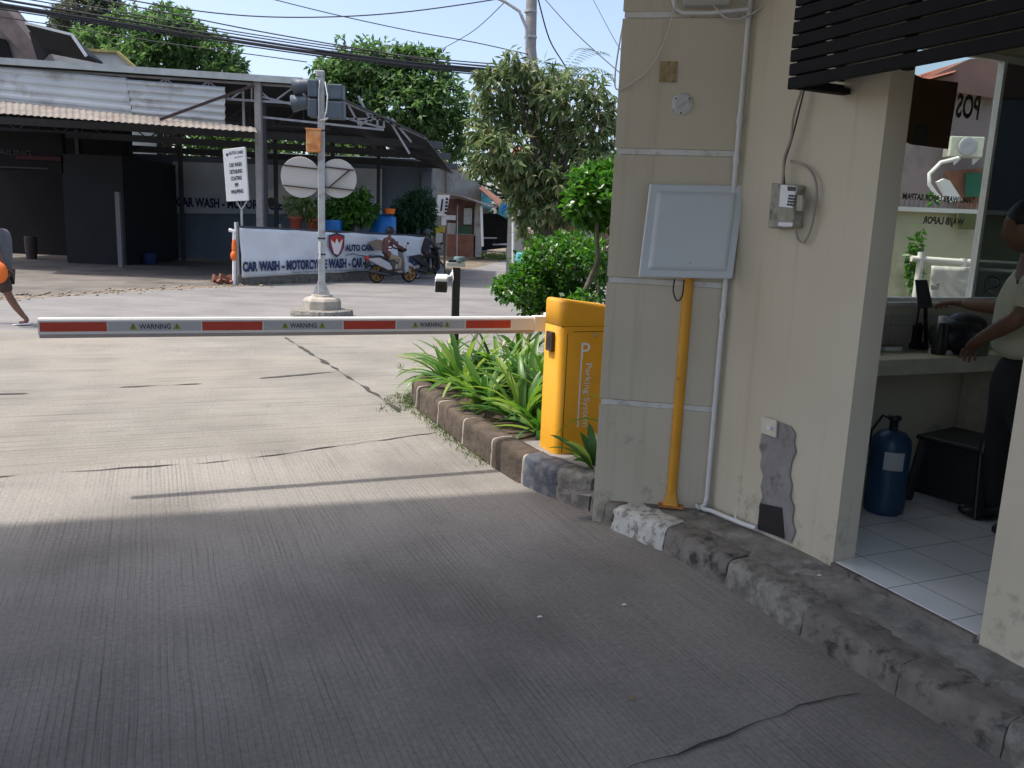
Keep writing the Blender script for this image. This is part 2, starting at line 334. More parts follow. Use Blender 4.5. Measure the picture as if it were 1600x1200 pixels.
# ---------------- ground, street, driveway ----------------
g = MB(); ys = [-60, 0, 9, 15, 22, 30, 60, 140, 700]; xs = [-600, -60, -20, 0, 20, 60, 600]
vs_ = [(x, y, gz(y)-.03) for y in ys for x in xs]; nx = len(xs)
g.add(vs_, [(j*nx+i, j*nx+i+1, (j+1)*nx+i+1, (j+1)*nx+i) for j in range(len(ys)-1) for i in range(nx-1)])
struct(g, 'ground', m_dirt)
def sheet(poly, lift, nsub=1):
    """polygon draped on the falling ground: cut along the break lines"""
    bm = bmesh.new(); vv = [bm.verts.new((p[0], p[1], 0)) for p in poly]; bm.faces.new(vv)
    for yy in (9, 30): bmesh.ops.bisect_plane(bm, geom=bm.verts[:]+bm.edges[:]+bm.faces[:], plane_co=(0, yy, 0), plane_no=(0, 1, 0))
    bm.normal_update()
    mb = MB(); bm.verts.ensure_lookup_table(); bm.verts.index_update()
    fs = [[v.index for v in f.verts] if f.normal.z > 0 else [v.index for v in f.verts][::-1] for f in bm.faces]
    mb.add([(v.co.x, v.co.y, gz(v.co.y)+lift) for v in bm.verts], fs); bm.free(); return mb
def toloc(p): return Matrix.Rotation(-ANG, 4, 'Z') @ (Vector(p)-M0)
def bl_object(mb, name, m):   # object whose local axes follow the booth, so grooves run with the driveway
    mb.v = [toloc(p) for p in mb.v]; me_o = mb.build(name, m); me_o.location = M0; me_o.rotation_euler = (0, 0, ANG); WM[me_o.name] = Matrix.Translation(M0) @ Matrix.Rotation(ANG, 4, 'Z'); return me_o
jA = P(0, 745); jB = P(690, 675); jd = (jB-jA).normalized(); jL = jA-jd*12; jR = jB+jd*4
o = bl_object(sheet([(jL.x, jL.y), (jL.x+6, -12), (14, -12), (jR.x, jR.y)], 0), 'driveway', m_drive); tag(o, kind='structure')
e0 = (-9.5, 10.2); e1 = (3.5, 13.6)
o = bl_object(sheet([(jL.x, jL.y), (jR.x, jR.y), (6, 9), e1, e0, (-14, 9)], .0), 'driveway', m_drive2); tag(o, kind='structure')
e0 = Vector((-9.5, 10.2, 0)); e1 = Vector((3.5, 13.6, 0))
def roadpt(px, py):
    d = ray(px, py); t = (.126-H)/(d.z+.014*d.y); q = CP+d*t
    if q.y > 30: q = CP+d*((-.294-H)/d.z)
    return q
edge = [roadpt(*p) for p in ((-60, 470), (90, 463), (180, 456), (300, 450), (380, 447), (480, 440), (600, 433), (680, 428), (723, 423), (760, 414), (792, 406), (800, 402))]
st = [(-40, 6), (-14, 9), (e0.x, e0.y), (e1.x, e1.y), (6, 9), (16, 14), (8, 24), (4, 36), (edge[-1].x+3.0, edge[-1].y+1)] + [(q.x, q.y) for q in edge[::-1]]+[(-40, 15.5)]
struct(sheet(st, .0), 'street', m_street)
lot = [(q.x, q.y+.02) for q in edge[:6]]
lot = [(-40, 15.5)]+lot+[(-5.2, 24.5), (-4.5, 40), (-40, 44)]
struct(sheet(lot, -.004), 'forecourt', m_lot)
struct(sheet([(edge[7].x, edge[7].y)]+[(q.x, q.y) for q in edge[8:]]+[(-2, 62), (-9, 60), (-5, 31)], .002), 'dirt_verge', m_dirt)
st_in = [(q.x, q.y-.10+noise.noise(q*.9)*.25) for q in edge[:6]]; er = []
for k in range(40):
    u = k/39*4.9; a = edge[int(u)].lerp(edge[int(u)+1], u-int(u)); er.append((a.x, a.y+noise.noise(a*1.3)*.28-.12, a.y+.55+noise.noise(a*1.7+Vector((9, 0, 0)))*.45))
struct(sheet([(x, y) for x, y, _ in er]+[(x, y2) for x, _, y2 in er[::-1]], .004), 'eroded_edge', mat('eroded_soil', (.23, .185, .13), .95, .3, 4, .8, 12, dirt=(.11, .085, .06), dsc=3))
# rubble edge along the street
rb = MB()
for i in range(200):
    k = random.random()*4.6; i0 = int(k); a = edge[i0].lerp(edge[i0+1], k-i0); s_ = random.uniform(.012, .05)*(1.5 if random.random() < .06 else 1)
    q = a+Vector((random.gauss(0, .3), random.gauss(.25, .30), s_*.1)); rb.ell(q, (s_, s_*random.uniform(.6, 1.2), s_*.5), Matrix.Rotation(random.random()*6, 4, 'Z'), 6, 4)
struct(rb, 'road_edge_rubble', mat('rubble_stone', (.25, .20, .145), .95, .35, 3, .4), kind='stuff')
def crack(pts, w0, name='pavement_crack', jit=.012):
    pts = [Vector(p) for p in pts]; L = []; 
    for a, b in zip(pts[:-1], pts[1:]):
        n_ = max(2, int((b-a).length/.05)); L += [a.lerp(b, i/n_) for i in range(n_)]
    L.append(pts[-1]); mb = MB(); vv = []
    for i, p in enumerate(L):
        d = (L[min(i+1, len(L)-1)]-L[max(i-1, 0)]).normalized(); x = Vector((d.y, -d.x, 0))
        q = p + x*(noise.noise(p*6)*jit*2); ww = w0*max(.08, .6+noise.noise(p*4+Vector((5, 0, 0)))*1.6)
        if i in (0, len(L)-1): ww *= .1
        vv += [q-x*ww/2, q+x*ww/2]
    vv = [Vector((v.x, v.y, gz(v.y)+.004)) for v in vv]
    mb.add(vv, [(2*i, 2*i+1, 2*i+3, 2*i+2) for i in range(len(L)-1)]); return struct(mb, name, m_joint)
R_ = roadpt
crack([jA-jd*2, jA, R_(350, 710), jB], .02)
crack([R_(445, 527), R_(520, 574), R_(590, 615), R_(628, 640)], .05)
crack([R_(185, 602), R_(315, 597)], .05); crack([R_(405, 590), R_(532, 580)], .05); crack([R_(-40, 612), R_(45, 610)], .05)
crack([P(860, 1260), P(992, 1200), P(1171, 1136), P(1250, 1104), P(1345, 1081)], .010)
crack([R_(200, 520), R_(640, 518)], .03)
lit = [(975, 946), (843, 965), (1280, 900), (988, 1092), (1090, 920), (870, 812), (812, 780)]
for i, (x, y) in enumerate(lit[:4]):
    q = P(x, y, .003 if i != 2 else .20)
    if i == 2: q = P(x, y, .165)
    mb = MB(); mb.slab([q+Vector((-.012, 0, .001)), q+Vector((0, -.007, .005)), q+Vector((.014, .002, .002)), q+Vector((.002, .01, .006))], (0, 0, 1), .001)
    o = mb.build('litter_scrap', m_dry if i == 3 else m_white, loc=q)
    tag(o, ['small white paper scrap on the shaded driveway right of centre', 'tiny white fleck on the driveway nearest the centre', 'small white scrap lying on the cement walkway beside the doorway', 'curled dry yellow leaf on the dark driveway at the bottom'][i], 'litter')
# ---------------- kerbs ----------------
def stone(a, b, prof, mt, parent, seed, name='kerb_stone', nseg=10, amp=.012):
    """block from a to b (road-side foot line); prof = [(inward, z)...] ; inward is to the right of a->b turned"""
    a = Vector(a); b = Vector(b); d = (b-a); L = d.length; d.normalize(); x = Vector((-d.y, d.x, 0))
    # dense profile
    pr = []
    for (p, q) in zip(prof[:-1], prof[1:]):
        m_ = max(1, int(math.hypot(q[0]-p[0], q[1]-p[1])/.03)); pr += [(p[0]+(q[0]-p[0])*i/m_, p[1]+(q[1]-p[1])*i/m_) for i in range(m_)]
    pr.append(prof[-1]); k = len(pr); vv = []; n_ = max(nseg, int(L/.035))
    for i in range(n_+1):
        t = i/n_; e = min(t, 1-t)*L
        sh = max(0, .014-e)*.6
        for (u, z) in pr:
            p = a+d*(L*t)+x*(u+sh*(1 if z > .0 else 0))+Vector((0, 0, max(-.02, z-sh*.6)))
            nn_ = noise.noise(p*9+Vector((seed, 0, 0)))*amp*.8+noise.noise(p*24+Vector((seed, 9, 0)))*amp*.8+noise.noise(p*70+Vector((seed, 9, 0)))*amp*.25
            vv.append(p+Vector((x.x*nn_, x.y*nn_, nn_*.7)))
    mb = MB(); mb.add(vv, [(i*k+j, (i+1)*k+j, (i+1)*k+j+1, i*k+j+1) for i in range(n_) for j in range(k-1)], True)
    mb.add(vv[:k], [list(range(k))]); mb.add(vv[-k:], [list(range(k))[::-1]])
    return mb.build(name, mt, parent)
# walkway kerb in front of the booth: runs from the pier toward the camera
kb = thing('kerb', 'low worn kerb of painted stones along the booth walkway', 'kerb', (1, 3.6, 0)); kb['kind'] = 'structure'
foot = [(.47, 4.60), (.565, 4.34), (.80, 4.04), (1.02, 3.65), (1.22, 3.18), (1.42, 2.75), (1.60, 2.40), (1.86, 1.95), (2.15, 1.45), (2.6, .7), (3.4, -.6)]
ms_ = [m_kgrey, m_kwhite, m_kgrey, m_kpale, m_kgrey, m_kgrey, m_kpale, m_kgrey, m_kgrey, m_kpale]
prof = [(0, -.03), (.014, .10), (.026, .122), (.05, .129), (.10, .132), (.17, .136)]
for i in range(len(foot)-1):
    a = Vector((*foot[i], 0)); b = Vector((*foot[i+1], 0)); d = (b-a).normalized()
    stone(a+d*.002, b-d*.002, prof, ms_[i], kb, i*3.7)
# island kerb
ki = thing('kerb', 'high brown and blue-black kerb round the planted island', 'kerb', (-.4, 6.4, 0)); ki['kind'] = 'structure'
c5 = P(928, 802)
isl = [(.95, 9.3), (.3, 8.75), (-.25, 8.42), (-.62, 8.15), (-.86, 7.85), (-.93, 7.5), (-.84, 7.12), (-.60, 6.55), (-.36, 5.98), (-.13, 5.45), (.08, 5.06), (.28, 4.80), (.47, 4.60)]
mi = [m_kbrown]*10+[m_kblack, m_kpale]
mi[9] = m_kbrown
prof2 = [(0, -.03), (.008, .172), (.018, .192), (.034, .199), (.10, .203), (.155, .20), (.16, .10)]
for i in range(len(isl)-1):
    a = Vector((*isl[i], 0)); b = Vector((*isl[i+1], 0)); d = (b-a).normalized()
    stone(a+d*.007, b-d*.007, prof2, mi[i], ki, i*2.3+40, amp=.007)
    if i > 1: stone(a-d*.010, a+d*.010, [(u-.001, z-.002 if z > 0 else z) for u, z in prof2], m_mortar if i < 11 else m_kgrey, ki, i, 'mortar_joint', 3, .006)
# soil of the island
so_ = [(x+.1, y) for x, y in isl]; sm_ = MB()
poly = [(.95, 9.25), (.3, 8.70), (-.2, 8.36), (-.55, 8.1), (-.76, 7.8), (-.80, 7.5), (-.70, 7.2), (-.45, 6.6), (-.2, 6.05), (.02, 5.55), (.2, 5.2), (.42, 4.85), (.62, 4.75), (6, 6.5), (6, 10.8)]
sm_.prism(poly, 0, .15); struct(sm_, 'planting_bed', m_soil)
sm_ = MB(); sm_.prism([(.20, 5.03), (.35, 4.83), (.50, 4.66), (.6, 4.52), (1.2, 4.9), (1.0, 5.7), (.45, 5.5), (.05, 5.42)], .1, .192); struct(sm_, 'cabinet_plinth', m_cement)
# walkway surface
wk = MB(); inner = []
for i, (x, y) in enumerate(foot):
    q = Vector((x, y, 0)); a = Vector((*foot[max(0, i-1)], 0)); b = Vector((*foot[min(len(foot)-1, i+1)], 0)); d = (b-a).normalized(); q += Vector((-d.y, d.x, 0))*.14; inner.append(q)
rows = 8; vv = []; sub = []
for a, b in zip(inner[:-1], inner[1:]):
    k = max(2, int((b-a).length/.06)); sub += [a.lerp(b, i/k) for i in range(k)]
sub.append(inner[-1])
for q in sub:
    s_ = (q-M0).dot(DD); n_ = (q-M0).dot(NN)
    tgt = M0+DD*s_+NN*.02 if s_ > 0 else M0+DD*s_+NN*(1.445*min(0, s_)+.03)
    zt = .135 if s_ < 0 else min(.178, .135+s_*.06)
    for j in range(rows+1):
        t = j/rows; p = q.lerp(tgt, t); z = .128+(zt-.128)*t + noise.noise(p*7)*.006+noise.noise(p*25)*.0025
        vv.append(Vector((p.x, p.y, z)))
k = rows+1
wk.add(vv, [(i*k+j, (i+1)*k+j, (i+1)*k+j+1, i*k+j+1) for i in range(len(sub)-1) for j in range(rows)], True)
struct(wk, 'walkway', m_walk)
# ---------------- guard booth ----------------
bt = thing('guard_booth', 'beige plastered guard booth with white grooves, open doorway and window counter', 'guard booth', M0, ANG)
def bx(mb, s0, s1, n0, n1, z0, z1): return mb.box(((n0+n1)/2, -(s0+s1)/2, (z0+z1)/2), (n1-n0, s1-s0, z1-z0))
TOP = 4.30
zb = [(-.05, .675), (.705, 1.335), (1.365, 1.995), (2.025, 2.655), (2.685, TOP)]
A_ = (-.36, -.52)
def pier(e): return [(-.52+e*.2, .36-e), (0-e*.3, -.0+e*.9), (.13, 0), (.13, .36)]
mb = MB()
for z0, z1 in zb: mb.prism([(-.52, .36), (0, 0), (.13, 0), (.13, .36)], z0, z1)
mb.build('corner_pier', m_wall, bt, world=False, bevel=.004)
for z in (.675, 1.335, 1.995, 2.655): mb = MB(); mb.prism([(-.512, .352), (-.004, .006), (.12, .01), (.12, .35)], z+.001, z+.029); mb.build('groove_band', m_band, bt, world=False)
mb = MB(); bx(mb, .002, .90, 0.001, .13, -.05, TOP); mb.build('wall', m_wall, bt, world=False)
mb = MB(); bx(mb, 1.63, 4.5, 0, .13, -.05, TOP); mb.build('wall', m_wall, bt, world=False)
mb = MB(); bx(mb, .90, 1.615, .002, .128, 2.55, TOP); mb.build('lintel', m_wall, bt, world=False)
# window wall (s -.36..-.22)
mb = MB(); bx(mb, -.36, -.22, .13, 3.2, -.05, 1.24); bx(mb, -.36, -.22, .13, 3.2, 2.76, TOP); bx(mb, -.36, -.22, .13, .35, 1.24, 2.76); bx(mb, -.36, -.22, 2.95, 3.2, 1.24, 2.76)
mb.build('window_wall', m_wall, bt, world=False)
mb = MB(); bx(mb, -.217, -.212, .13, 3.06, .96, 1.17); mb.build('tiled_splashback', m_gtile, bt, world=False)
mb = MB(); bx(mb, -.22, 4.36, 3.06, 3.2, -.05, 1.2); bx(mb, -.22, 4.36, 3.06, 3.2, 2.75, TOP); bx(mb, -.22, 1.8, 3.06, 3.2, 1.2, 2.75); bx(mb, 3.9, 4.36, 3.06, 3.2, 1.2, 2.75); mb.build('wall', m_wall, bt, world=False)
mb = MB(); bx(mb, 4.36, 4.5, .13, 3.2, -.05, TOP); mb.build('wall', m_wall, bt, world=False)
mb = MB(); bx(mb, 1.8, 3.9, 3.12, 3.126, 1.2, 2.75); mb.build('pane', m_glass, bt, world=False)  # unseen window, added in the far wall to let sky light into the booth
mb = MB(); bx(mb, -.22, 4.36, .13, 3.06, 2.95, 3.02); mb.build('ceiling', m_wall, bt, world=False)
mb = MB(); bx(mb, -.22, 4.36, .131, 3.059, .10, .20); bx(mb, .903, 1.612, .012, .131, .10, .20); mb.build('floor', m_tile, bt, world=False)
mb = MB(); bx(mb, .903, 1.612, -.012, .012, .05, .197); mb.build('door_sill', m_kgrey, bt, world=False)
wf = MB()
for n0, n1, z0, z1 in ((.35, 2.95, 1.24, 1.268), (.35, 2.95, 2.72, 2.755), (.35, .385, 1.268, 2.72), (2.135, 2.16, 1.268, 2.72), (2.915, 2.95, 1.268, 2.72)): bx(wf, -.305, -.262, n0, n1, z0, z1)
wf_o = wf.build('window_frame', m_sill, bt, world=False)
mb = MB(); bx(mb, -.225, -.19, .14, 2.96, 1.222, 1.245); mb.build('window_sill', m_band, wf_o, world=False)
mb = MB(); bx(mb, -.29, -.285, .386, 2.134, 1.269, 2.719); mb.build('pane', m_glass, wf_o, world=False)
mb = MB(); bx(mb, -.29, -.285, 2.161, 2.914, 1.269, 2.719); mb.build('pane', m_tint, wf_o, world=False)
# mirrored lettering on the outside of the glass (reads from outside)
m_fade = mat('faded_window_lettering', (.10, .105, .11), .7, 0, 1, 0)
def mtext(t_, px, py, size, fitw=None, al='LEFT'):
    q = onW(px, py, s=-.292)
    text(t_, size, m_fade, wf_o, q, -NN, (0, 0, 1), off=.003*size/.1, fit=fitw, ext=.0005)
mtext('POS', 1529, 186, .19, .20)
mtext('TAMU WAJIB LAPOR SATPAM', 1522, 318, .05, .62)
mtext('WAJIB LAPOR', 1505, 352, .06, .36)
# cement patch with black foot and a switch plate
pm = MB(); q = [onW(x, y, n=-.004) for x, y in ((1203, 662), (1222, 660), (1236, 666), (1243, 678), (1241, 692), (1244, 706), (1237, 722), (1234, 742), (1238, 758), (1235, 776), (1241, 792), (1238, 812), (1243, 830), (1236, 848), (1212, 838), (1186, 828), (1189, 808), (1186, 792), (1192, 776), (1189, 760), (1193, 744), (1188, 728), (1191, 712), (1187, 698), (1192, 672))]
pm.slab(q[::-1], tuple(-NN), .004); pm.build('cement_patch', m_cement, bt, bevel=.001)
pm = MB(); q = [onW(x, y, n=-.009) for x, y in ((1188, 786), (1222, 793), (1226, 842), (1184, 826))]; pm.slab(q[::-1], tuple(-NN), .003); pm.build('black_paint_patch', m_black, bt)
pm = MB(); q = [onW(x, y, n=-.010) for x, y in ((1192, 650), (1216, 657), (1215, 684), (1191, 676))]; pm.slab(q[::-1], tuple(-NN), .012)
sp_ = pm.build('switch_plate', mat('ivory_plastic', (.52, .49, .40), .4), bt, bevel=.003)
pm = MB(); q = onW(1203, 668, n=-.024); pm.box(q, (.02, .03, .015), ANG); pm.build('rocker', m_sill, sp_)
# gate canopy roof that shades the near driveway
cn = thing('gate_canopy', 'wide flat roof above the near driveway, joined to the booth', 'canopy', (0, 0, TOP))
e_a = Vector((-2.6, 4.04, 0)); e_b = Vector((.23, 4.98, 0)); sh = SUN/SUN.z*(TOP+.02); e_a += Vector((sh.x, sh.y, 0)); e_b += Vector((sh.x, sh.y, 0)); ed = (e_b-e_a).normalized()
p0 = e_a-ed*7; p1 = e_b+ed*3.7
mb = MB(); mb.prism([(p0.x, p0.y), (p1.x, p1.y), (BL(-.7, 3.6).x, BL(-.7, 3.6).y), (BL(6, 3.6).x, BL(6, 3.6).y), (p0.x+1, -4)], TOP+.01, TOP+.25); mb.build('roof_slab', m_ceil, cn)
for q in ((p0.x+.6, p0.y-.6), (p0.x+1.4, -3.4)): mb = MB(); mb.box((q[0], q[1], TOP/2), (.3, .3, TOP)); mb.build('column', m_wall, cn)
# ---------------- fittings on the pier and wall ----------------
A3 = BL(*A_); PD = (M0-A3).normalized(); PN = Vector((PD.y, -PD.x, 0))
if PN.y > 0: PN = -PN
def onP(px, py, off=.0):
    d = ray(px, py); t = (A3+PN*off-Vector((0, 0, 0))).dot(PN)/Vector((d.x, d.y, 0)).dot(PN); return CP+d*t
cn_ = thing('conduit', 'white PVC conduit running down the pier and along its foot', 'pipe', P(1120, 790, .14))
mb = MB(); Q_ = BL(.01, -.03); pts = [Q_+Vector((0, 0, z)) for z in (3.05, 2.5, 2.0, 1.0, .21)]
pts += [Q_+Vector((-.01, -.01, .17)), Q_+Vector((-.04, -.02, .156)), P(1085, 783, .152), P(1066, 779, .152)]
mb.tube(pts, .0125, 10); mb.build('pipe_run', m_pipe, cn_)
mb = MB(); mb.tube([P(1088, 783, .152), Q_+Vector((-.02, -.03, .155)), BL(.08, -.045, .160), BL(.2, -.045, .168), BL(.33, -.04, .176), BL(.42, -.03, .184)], .0125, 10); mb.tube([BL(.27, -.042, .18), BL(.27, -.035, .215)], .006, 6); mb.build('pipe_run', m_pipe, cn_)
for z_ in (2.17, 1.98, 1.62, 1.2):
    mb = MB(); q = Q_+Vector((0, 0, z_)); mb.tube([q+Vector((0, 0, -.02)), q+Vector((0, 0, .02))], .0165, 10); mb.build('coupling', m_pipe, cn_)
ub = MB(); q0 = onP(1055, 6, .03); ub.tube([onP(1054, -40, .03), onP(1052, 0, .03), onP(1056, 14, .03), onP(1066, 20, .03), onP(1110, 20, .04), onP(1170, 14, .05)], .011, 8)
tag(ub.build('conduit', m_pipe, loc=q0), 'short bent cream conduit at the very top of the pier', 'pipe')
ub = MB(); q0 = onP(1100, -8, .1); c_ = onP(1105, -14, .08); ub.box(c_, (.20, .16, .10), rad(-12)); ub.box(c_+Vector((0, 0, -.053)), (.22, .18, .008), rad(-12))
tag(ub.build('junction_box', m_pipe, loc=c_, bevel=.006), 'pale box fixed to the pier at the top edge above the bent conduit', 'junction box')
rd = thing('round_cover', 'round whitish ceramic cover plate on the pier below the rusty square', 'cover plate', onP(1066, 163, 0))
m_r = Matrix.Rotation(math.atan2(PN.y, PN.x), 4, 'Z') @ Matrix.Rotation(rad(90), 4, 'Y')
mb = MB(); mb.lathe(onP(1066, 163, 0), [(.054, 0), (.055, .006), (.050, .012), (.028, .016), (.02, .013)], 28, m_r); mb.build('disc', mat('chalky_white', (.52, .53, .52), .8, .15, 30, .6, 60, dirt=(.25, .24, .22), dsc=20), rd)
for a in (40, 140, 265):
    mb = MB(); q = onP(1066, 163, .012)+PD*(.042*math.cos(rad(a)))+Vector((0, 0, .042*math.sin(rad(a)))); mb.ell(q, (.005, .005, .005), None, 8, 5); mb.build('screw', m_joint, rd)
sq = MB(); q = [onP(x, y, .004) for x, y in ((1032, 96), (1059, 96), (1057, 129), (1030, 128))]; sq.slab(q, tuple(PN), .003)
tag(sq.build('plate_mark', mat('rusty_glue', (.33, .25, .13), .9, .35, 25, .5, 60, dirt=(.14, .07, .03), dsc=30), loc=q[0]), 'rusty brown square mark high on the pier above the round cover', 'plate')
def cable(pts, r, m, label, group=None, name='cable', n=6, sag=0, cat='cable'):
    mb = MB(); pts = [Vector(p) for p in pts]
    if len(pts) > 2:   # catmull
        out = []
        P4 = [pts[0]]+pts+[pts[-1]]
        for i in range(len(pts)-1):
            a, b, c, d = P4[i:i+4]
            for k in range(6):
                t = k/6; out.append(.5*((2*b)+(c-a)*t+(2*a-5*b+4*c-d)*t*t+(-a+3*b-3*c+d)*t**3))
        out.append(pts[-1]); pts = out
    mb.tube(pts, r, n); o = mb.build(name, m, loc=pts[0]); return tag(o, label, cat, group)
cable([onP(1056, 0, .04), onP(1042, 55, .04), onP(1020, 100, .04), onP(995, 125, .03), onP(965, 140, .03), onP(961, 120, -.02), onP(966, 80, -.03), onP(975, 30, -.03)], .004, m_wcab, 'thin white cable sagging across the top of the pier to its left edge')
cable([onP(1105, -10, .05), onP(1118, 12, .05), onP(1138, 29, .05), onP(1165, 26, .05), onP(1200, 5, .06), onP(1225, -20, .07)], .005, m_wcab, 'white cable looping down beside the louvre at the top edge')
# electricity meter
mt_ = thing('electricity_meter', 'small grimy wall meter with keypad and label window', 'meter', onW(1235, 322, n=0))
def wq(mb, pts, off, th): mb.slab([onW(x, y, n=-off) for x, y in pts][::-1], tuple(-NN), th); return mb
m_meter = mat('grimy_meter_plastic', (.28, .27, .22), .6, .25, 20, .1, dirt=(.10, .09, .07), dsc=14)
wq(MB(), ((1221, 287), (1259, 290), (1255, 357), (1215, 357)), .0, .06).build('meter_case', m_meter, mt_, bevel=.006)
wq(MB(), ((1222, 289), (1246, 291), (1240, 325), (1219, 323)), .061, .008).build('face_plate', m_sill, mt_)
wq(MB(), ((1231, 291), (1244, 292), (1243, 299), (1231, 298)), .070, .002).build('display', m_black, mt_)
kp = MB()
for i in range(3):
    for j in range(4): x = 1233+i*4.4-j*.9; y = 304+j*4.6+i*.4; wq(kp, ((x, y), (x+3, y+.3), (x+2.6, y+3.4), (x-.4, y+3.1)), .070, .003)
kp.build('keypad', m_black, mt_)
wq(MB(), ((1217, 347), (1239, 348), (1238, 354), (1216, 353)), .061, .002).build('label', m_sill, mt_)
wq(MB(), ((1249, 305), (1258, 306), (1256, 330), (1247, 329)), .061, .012).build('side_cover', m_meter, mt_)
cable([onW(x, y, n=-.05) for x, y in ((1252, 142), (1240, 180), (1236, 215), (1226, 245), (1224, 270), (1222, 290))], .006, m_cabl, 'dirty grey wire pair hanging from the louvre to the meter')
cable([onW(x, y, n=-.03) for x, y in ((1256, 142), (1248, 175), (1236, 222), (1228, 246), (1225, 268), (1226, 288))], .004, m_brownbox, 'thin brown wire twisted beside the grey wires above the meter')
cable([onW(x, y, n=-.02) for x, y in ((1236, 252), (1256, 258), (1270, 272), (1276, 295), (1273, 330), (1266, 360), (1256, 378), (1247, 374), (1244, 360))], .0055, m_cabl, 'stiff grey cable looping round the right side of the meter')
# louvre
lv = thing('louvre_screen', 'black slatted louvre box projecting over the booth doorway', 'louvre', BL(.66, -.27, 2.22))
for k in range(15):
    z = 2.235+k*.054; mb = MB(); bx(mb, .64+.0*k, 4.4, -.29, -.268, z-.023, z+.023)
    mb.v = [Matrix.Translation(M0) @ Matrix.Rotation(ANG, 4, 'Z') @ p for p in mb.v]; mb.build('slat', m_louv, lv, bevel=.003)
mb = MB()
for k in range(15):
    z = 2.235+k*.054
    if k % 1 == 0: bx(mb, .64, .66, -.262, -.004, z-.020, z+.020)
bx(mb, .66, .70, -.235, -.004, 2.212, 2.235)
mb.v = [Matrix.Translation(M0) @ Matrix.Rotation(ANG, 4, 'Z') @ p for p in mb.v]; mb.build('side_return', m_louv, lv)
for s_ in (.665, 1.2, 2.1, 3.0):
    mb = MB(); bx(mb, s_, s_+.03, -.267, -.235, 2.21, 3.02)
    if s_ > 1: bx(mb, s_, s_+.03, -.235, -.002, 2.60, 2.63)
    mb.v = [Matrix.Translation(M0) @ Matrix.Rotation(ANG, 4, 'Z') @ p for p in mb.v]; mb.build('batten', m_louv, lv)
# ---------------- barrier ----------------
CA = rad(25); cc = Vector((.292, 5.10, .19))      # near corner of the cabinet
cx = Vector((math.cos(CA), math.sin(CA), 0)); cy = Vector((-math.sin(CA), math.cos(CA), 0))
cw, cdp, ch = .36, .255, .985
cb = thing('barrier_cabinet', 'yellow barrier gate cabinet with slanted lid and white parking lettering', 'barrier gate', cc+cx*cw/2+cy*cdp/2, CA)
def rr(w_, d_, r, z, n_=5):
    out = []
    for cx0, cy0, a0 in ((w_/2-r, d_/2-r, 0), (-w_/2+r, d_/2-r, 90), (-w_/2+r, -d_/2+r, 180), (w_/2-r, -d_/2+r, 270)):
        out += [Vector((cx0+r*math.cos(rad(a0+90*i/n_)), cy0+r*math.sin(rad(a0+90*i/n_)), z(cx0) if callable(z) else z)) for i in range(n_+1)]
    return out
def loft(mb, rings):
    k = len(rings[0]); vv = [p for r in rings for p in r]
    mb.add(vv, [(j*k+i, j*k+(i+1) % k, (j+1)*k+(i+1) % k, (j+1)*k+i) for j in range(len(rings)-1) for i in range(k)], True)
    mb.add(rings[-1], [list(range(k))]); mb.add(rings[0], [list(range(k))[::-1]]); return mb
hw = cw/2; hd = cdp/2; tz = lambda dz_: (lambda x: ch-.02-x*.13+dz_)
loft(MB(), [rr(cw, cdp, .045, 0), rr(cw, cdp, .045, ch*.829), rr(cw-.006, cdp-.006, .042, ch*.831)]).build('body', m_yel, cb, world=False)
loft(MB(), [rr(cw-.004, cdp-.004, .045, ch*.833), rr(cw+.002, cdp+.002, .045, ch*.836), rr(cw+.002, cdp+.002, .045, tz(-.018)), rr(cw-.008, cdp-.008, .04, tz(-.006)), rr(cw-.03, cdp-.03, .03, tz(0))]).build('lid', m_yel, cb, world=False)
mb = MB(); mb.box((0, 0, ch*.832), (cw-.02, cdp-.02, .005)); mb.build('seam', m_gap, cb, world=False)
mb = MB(); dz = ch*.80; mb.box((-hw+.045, -hd-.0005, dz/2), (.003, .003, dz-.02)); mb.box((0.03, -hd-.0005, dz), (cw-.11, .003, .003)); 
dr = mb.build('door_seam', m_gap, cb, world=False)
mb = MB(); mb.lathe((.06, -hd-.001, ch*.775), [(.010, 0), (.010, .006), (.006, .008)], 14, Matrix.Rotation(rad(90), 4, 'X')); mb.build('lock', m_steel, cb, world=False)
mb = MB(); mb.box((-hw-.012, -.005, ch*.725), (.024, .085, .125)); rb_ = mb.build('sensor_box', m_brownbox, cb, world=False, bevel=.006)
mb = MB(); mb.box((-hw-.025, -.005, ch*.725), (.002, .045, .075)); mb.build('sensor_lens', m_black, rb_, world=False)
Mx = wm(cb)
def cl(x, z): return Mx @ Vector((x, -hd-.003, z))
text('P', .15, m_white, cb, cl(-.047, .615), cx, (0, 0, 1), off=.0)
mb = MB(); mb.box((-.030, -hd-.0025, .40), (.011, .002, .45)); mb.build('lettering_stroke', m_white, cb, world=False)
text('Parking System', .062, m_white, cb, cl(.005, .59), (0, 0, -1), tuple(cx), fit=.41, ext=.001)
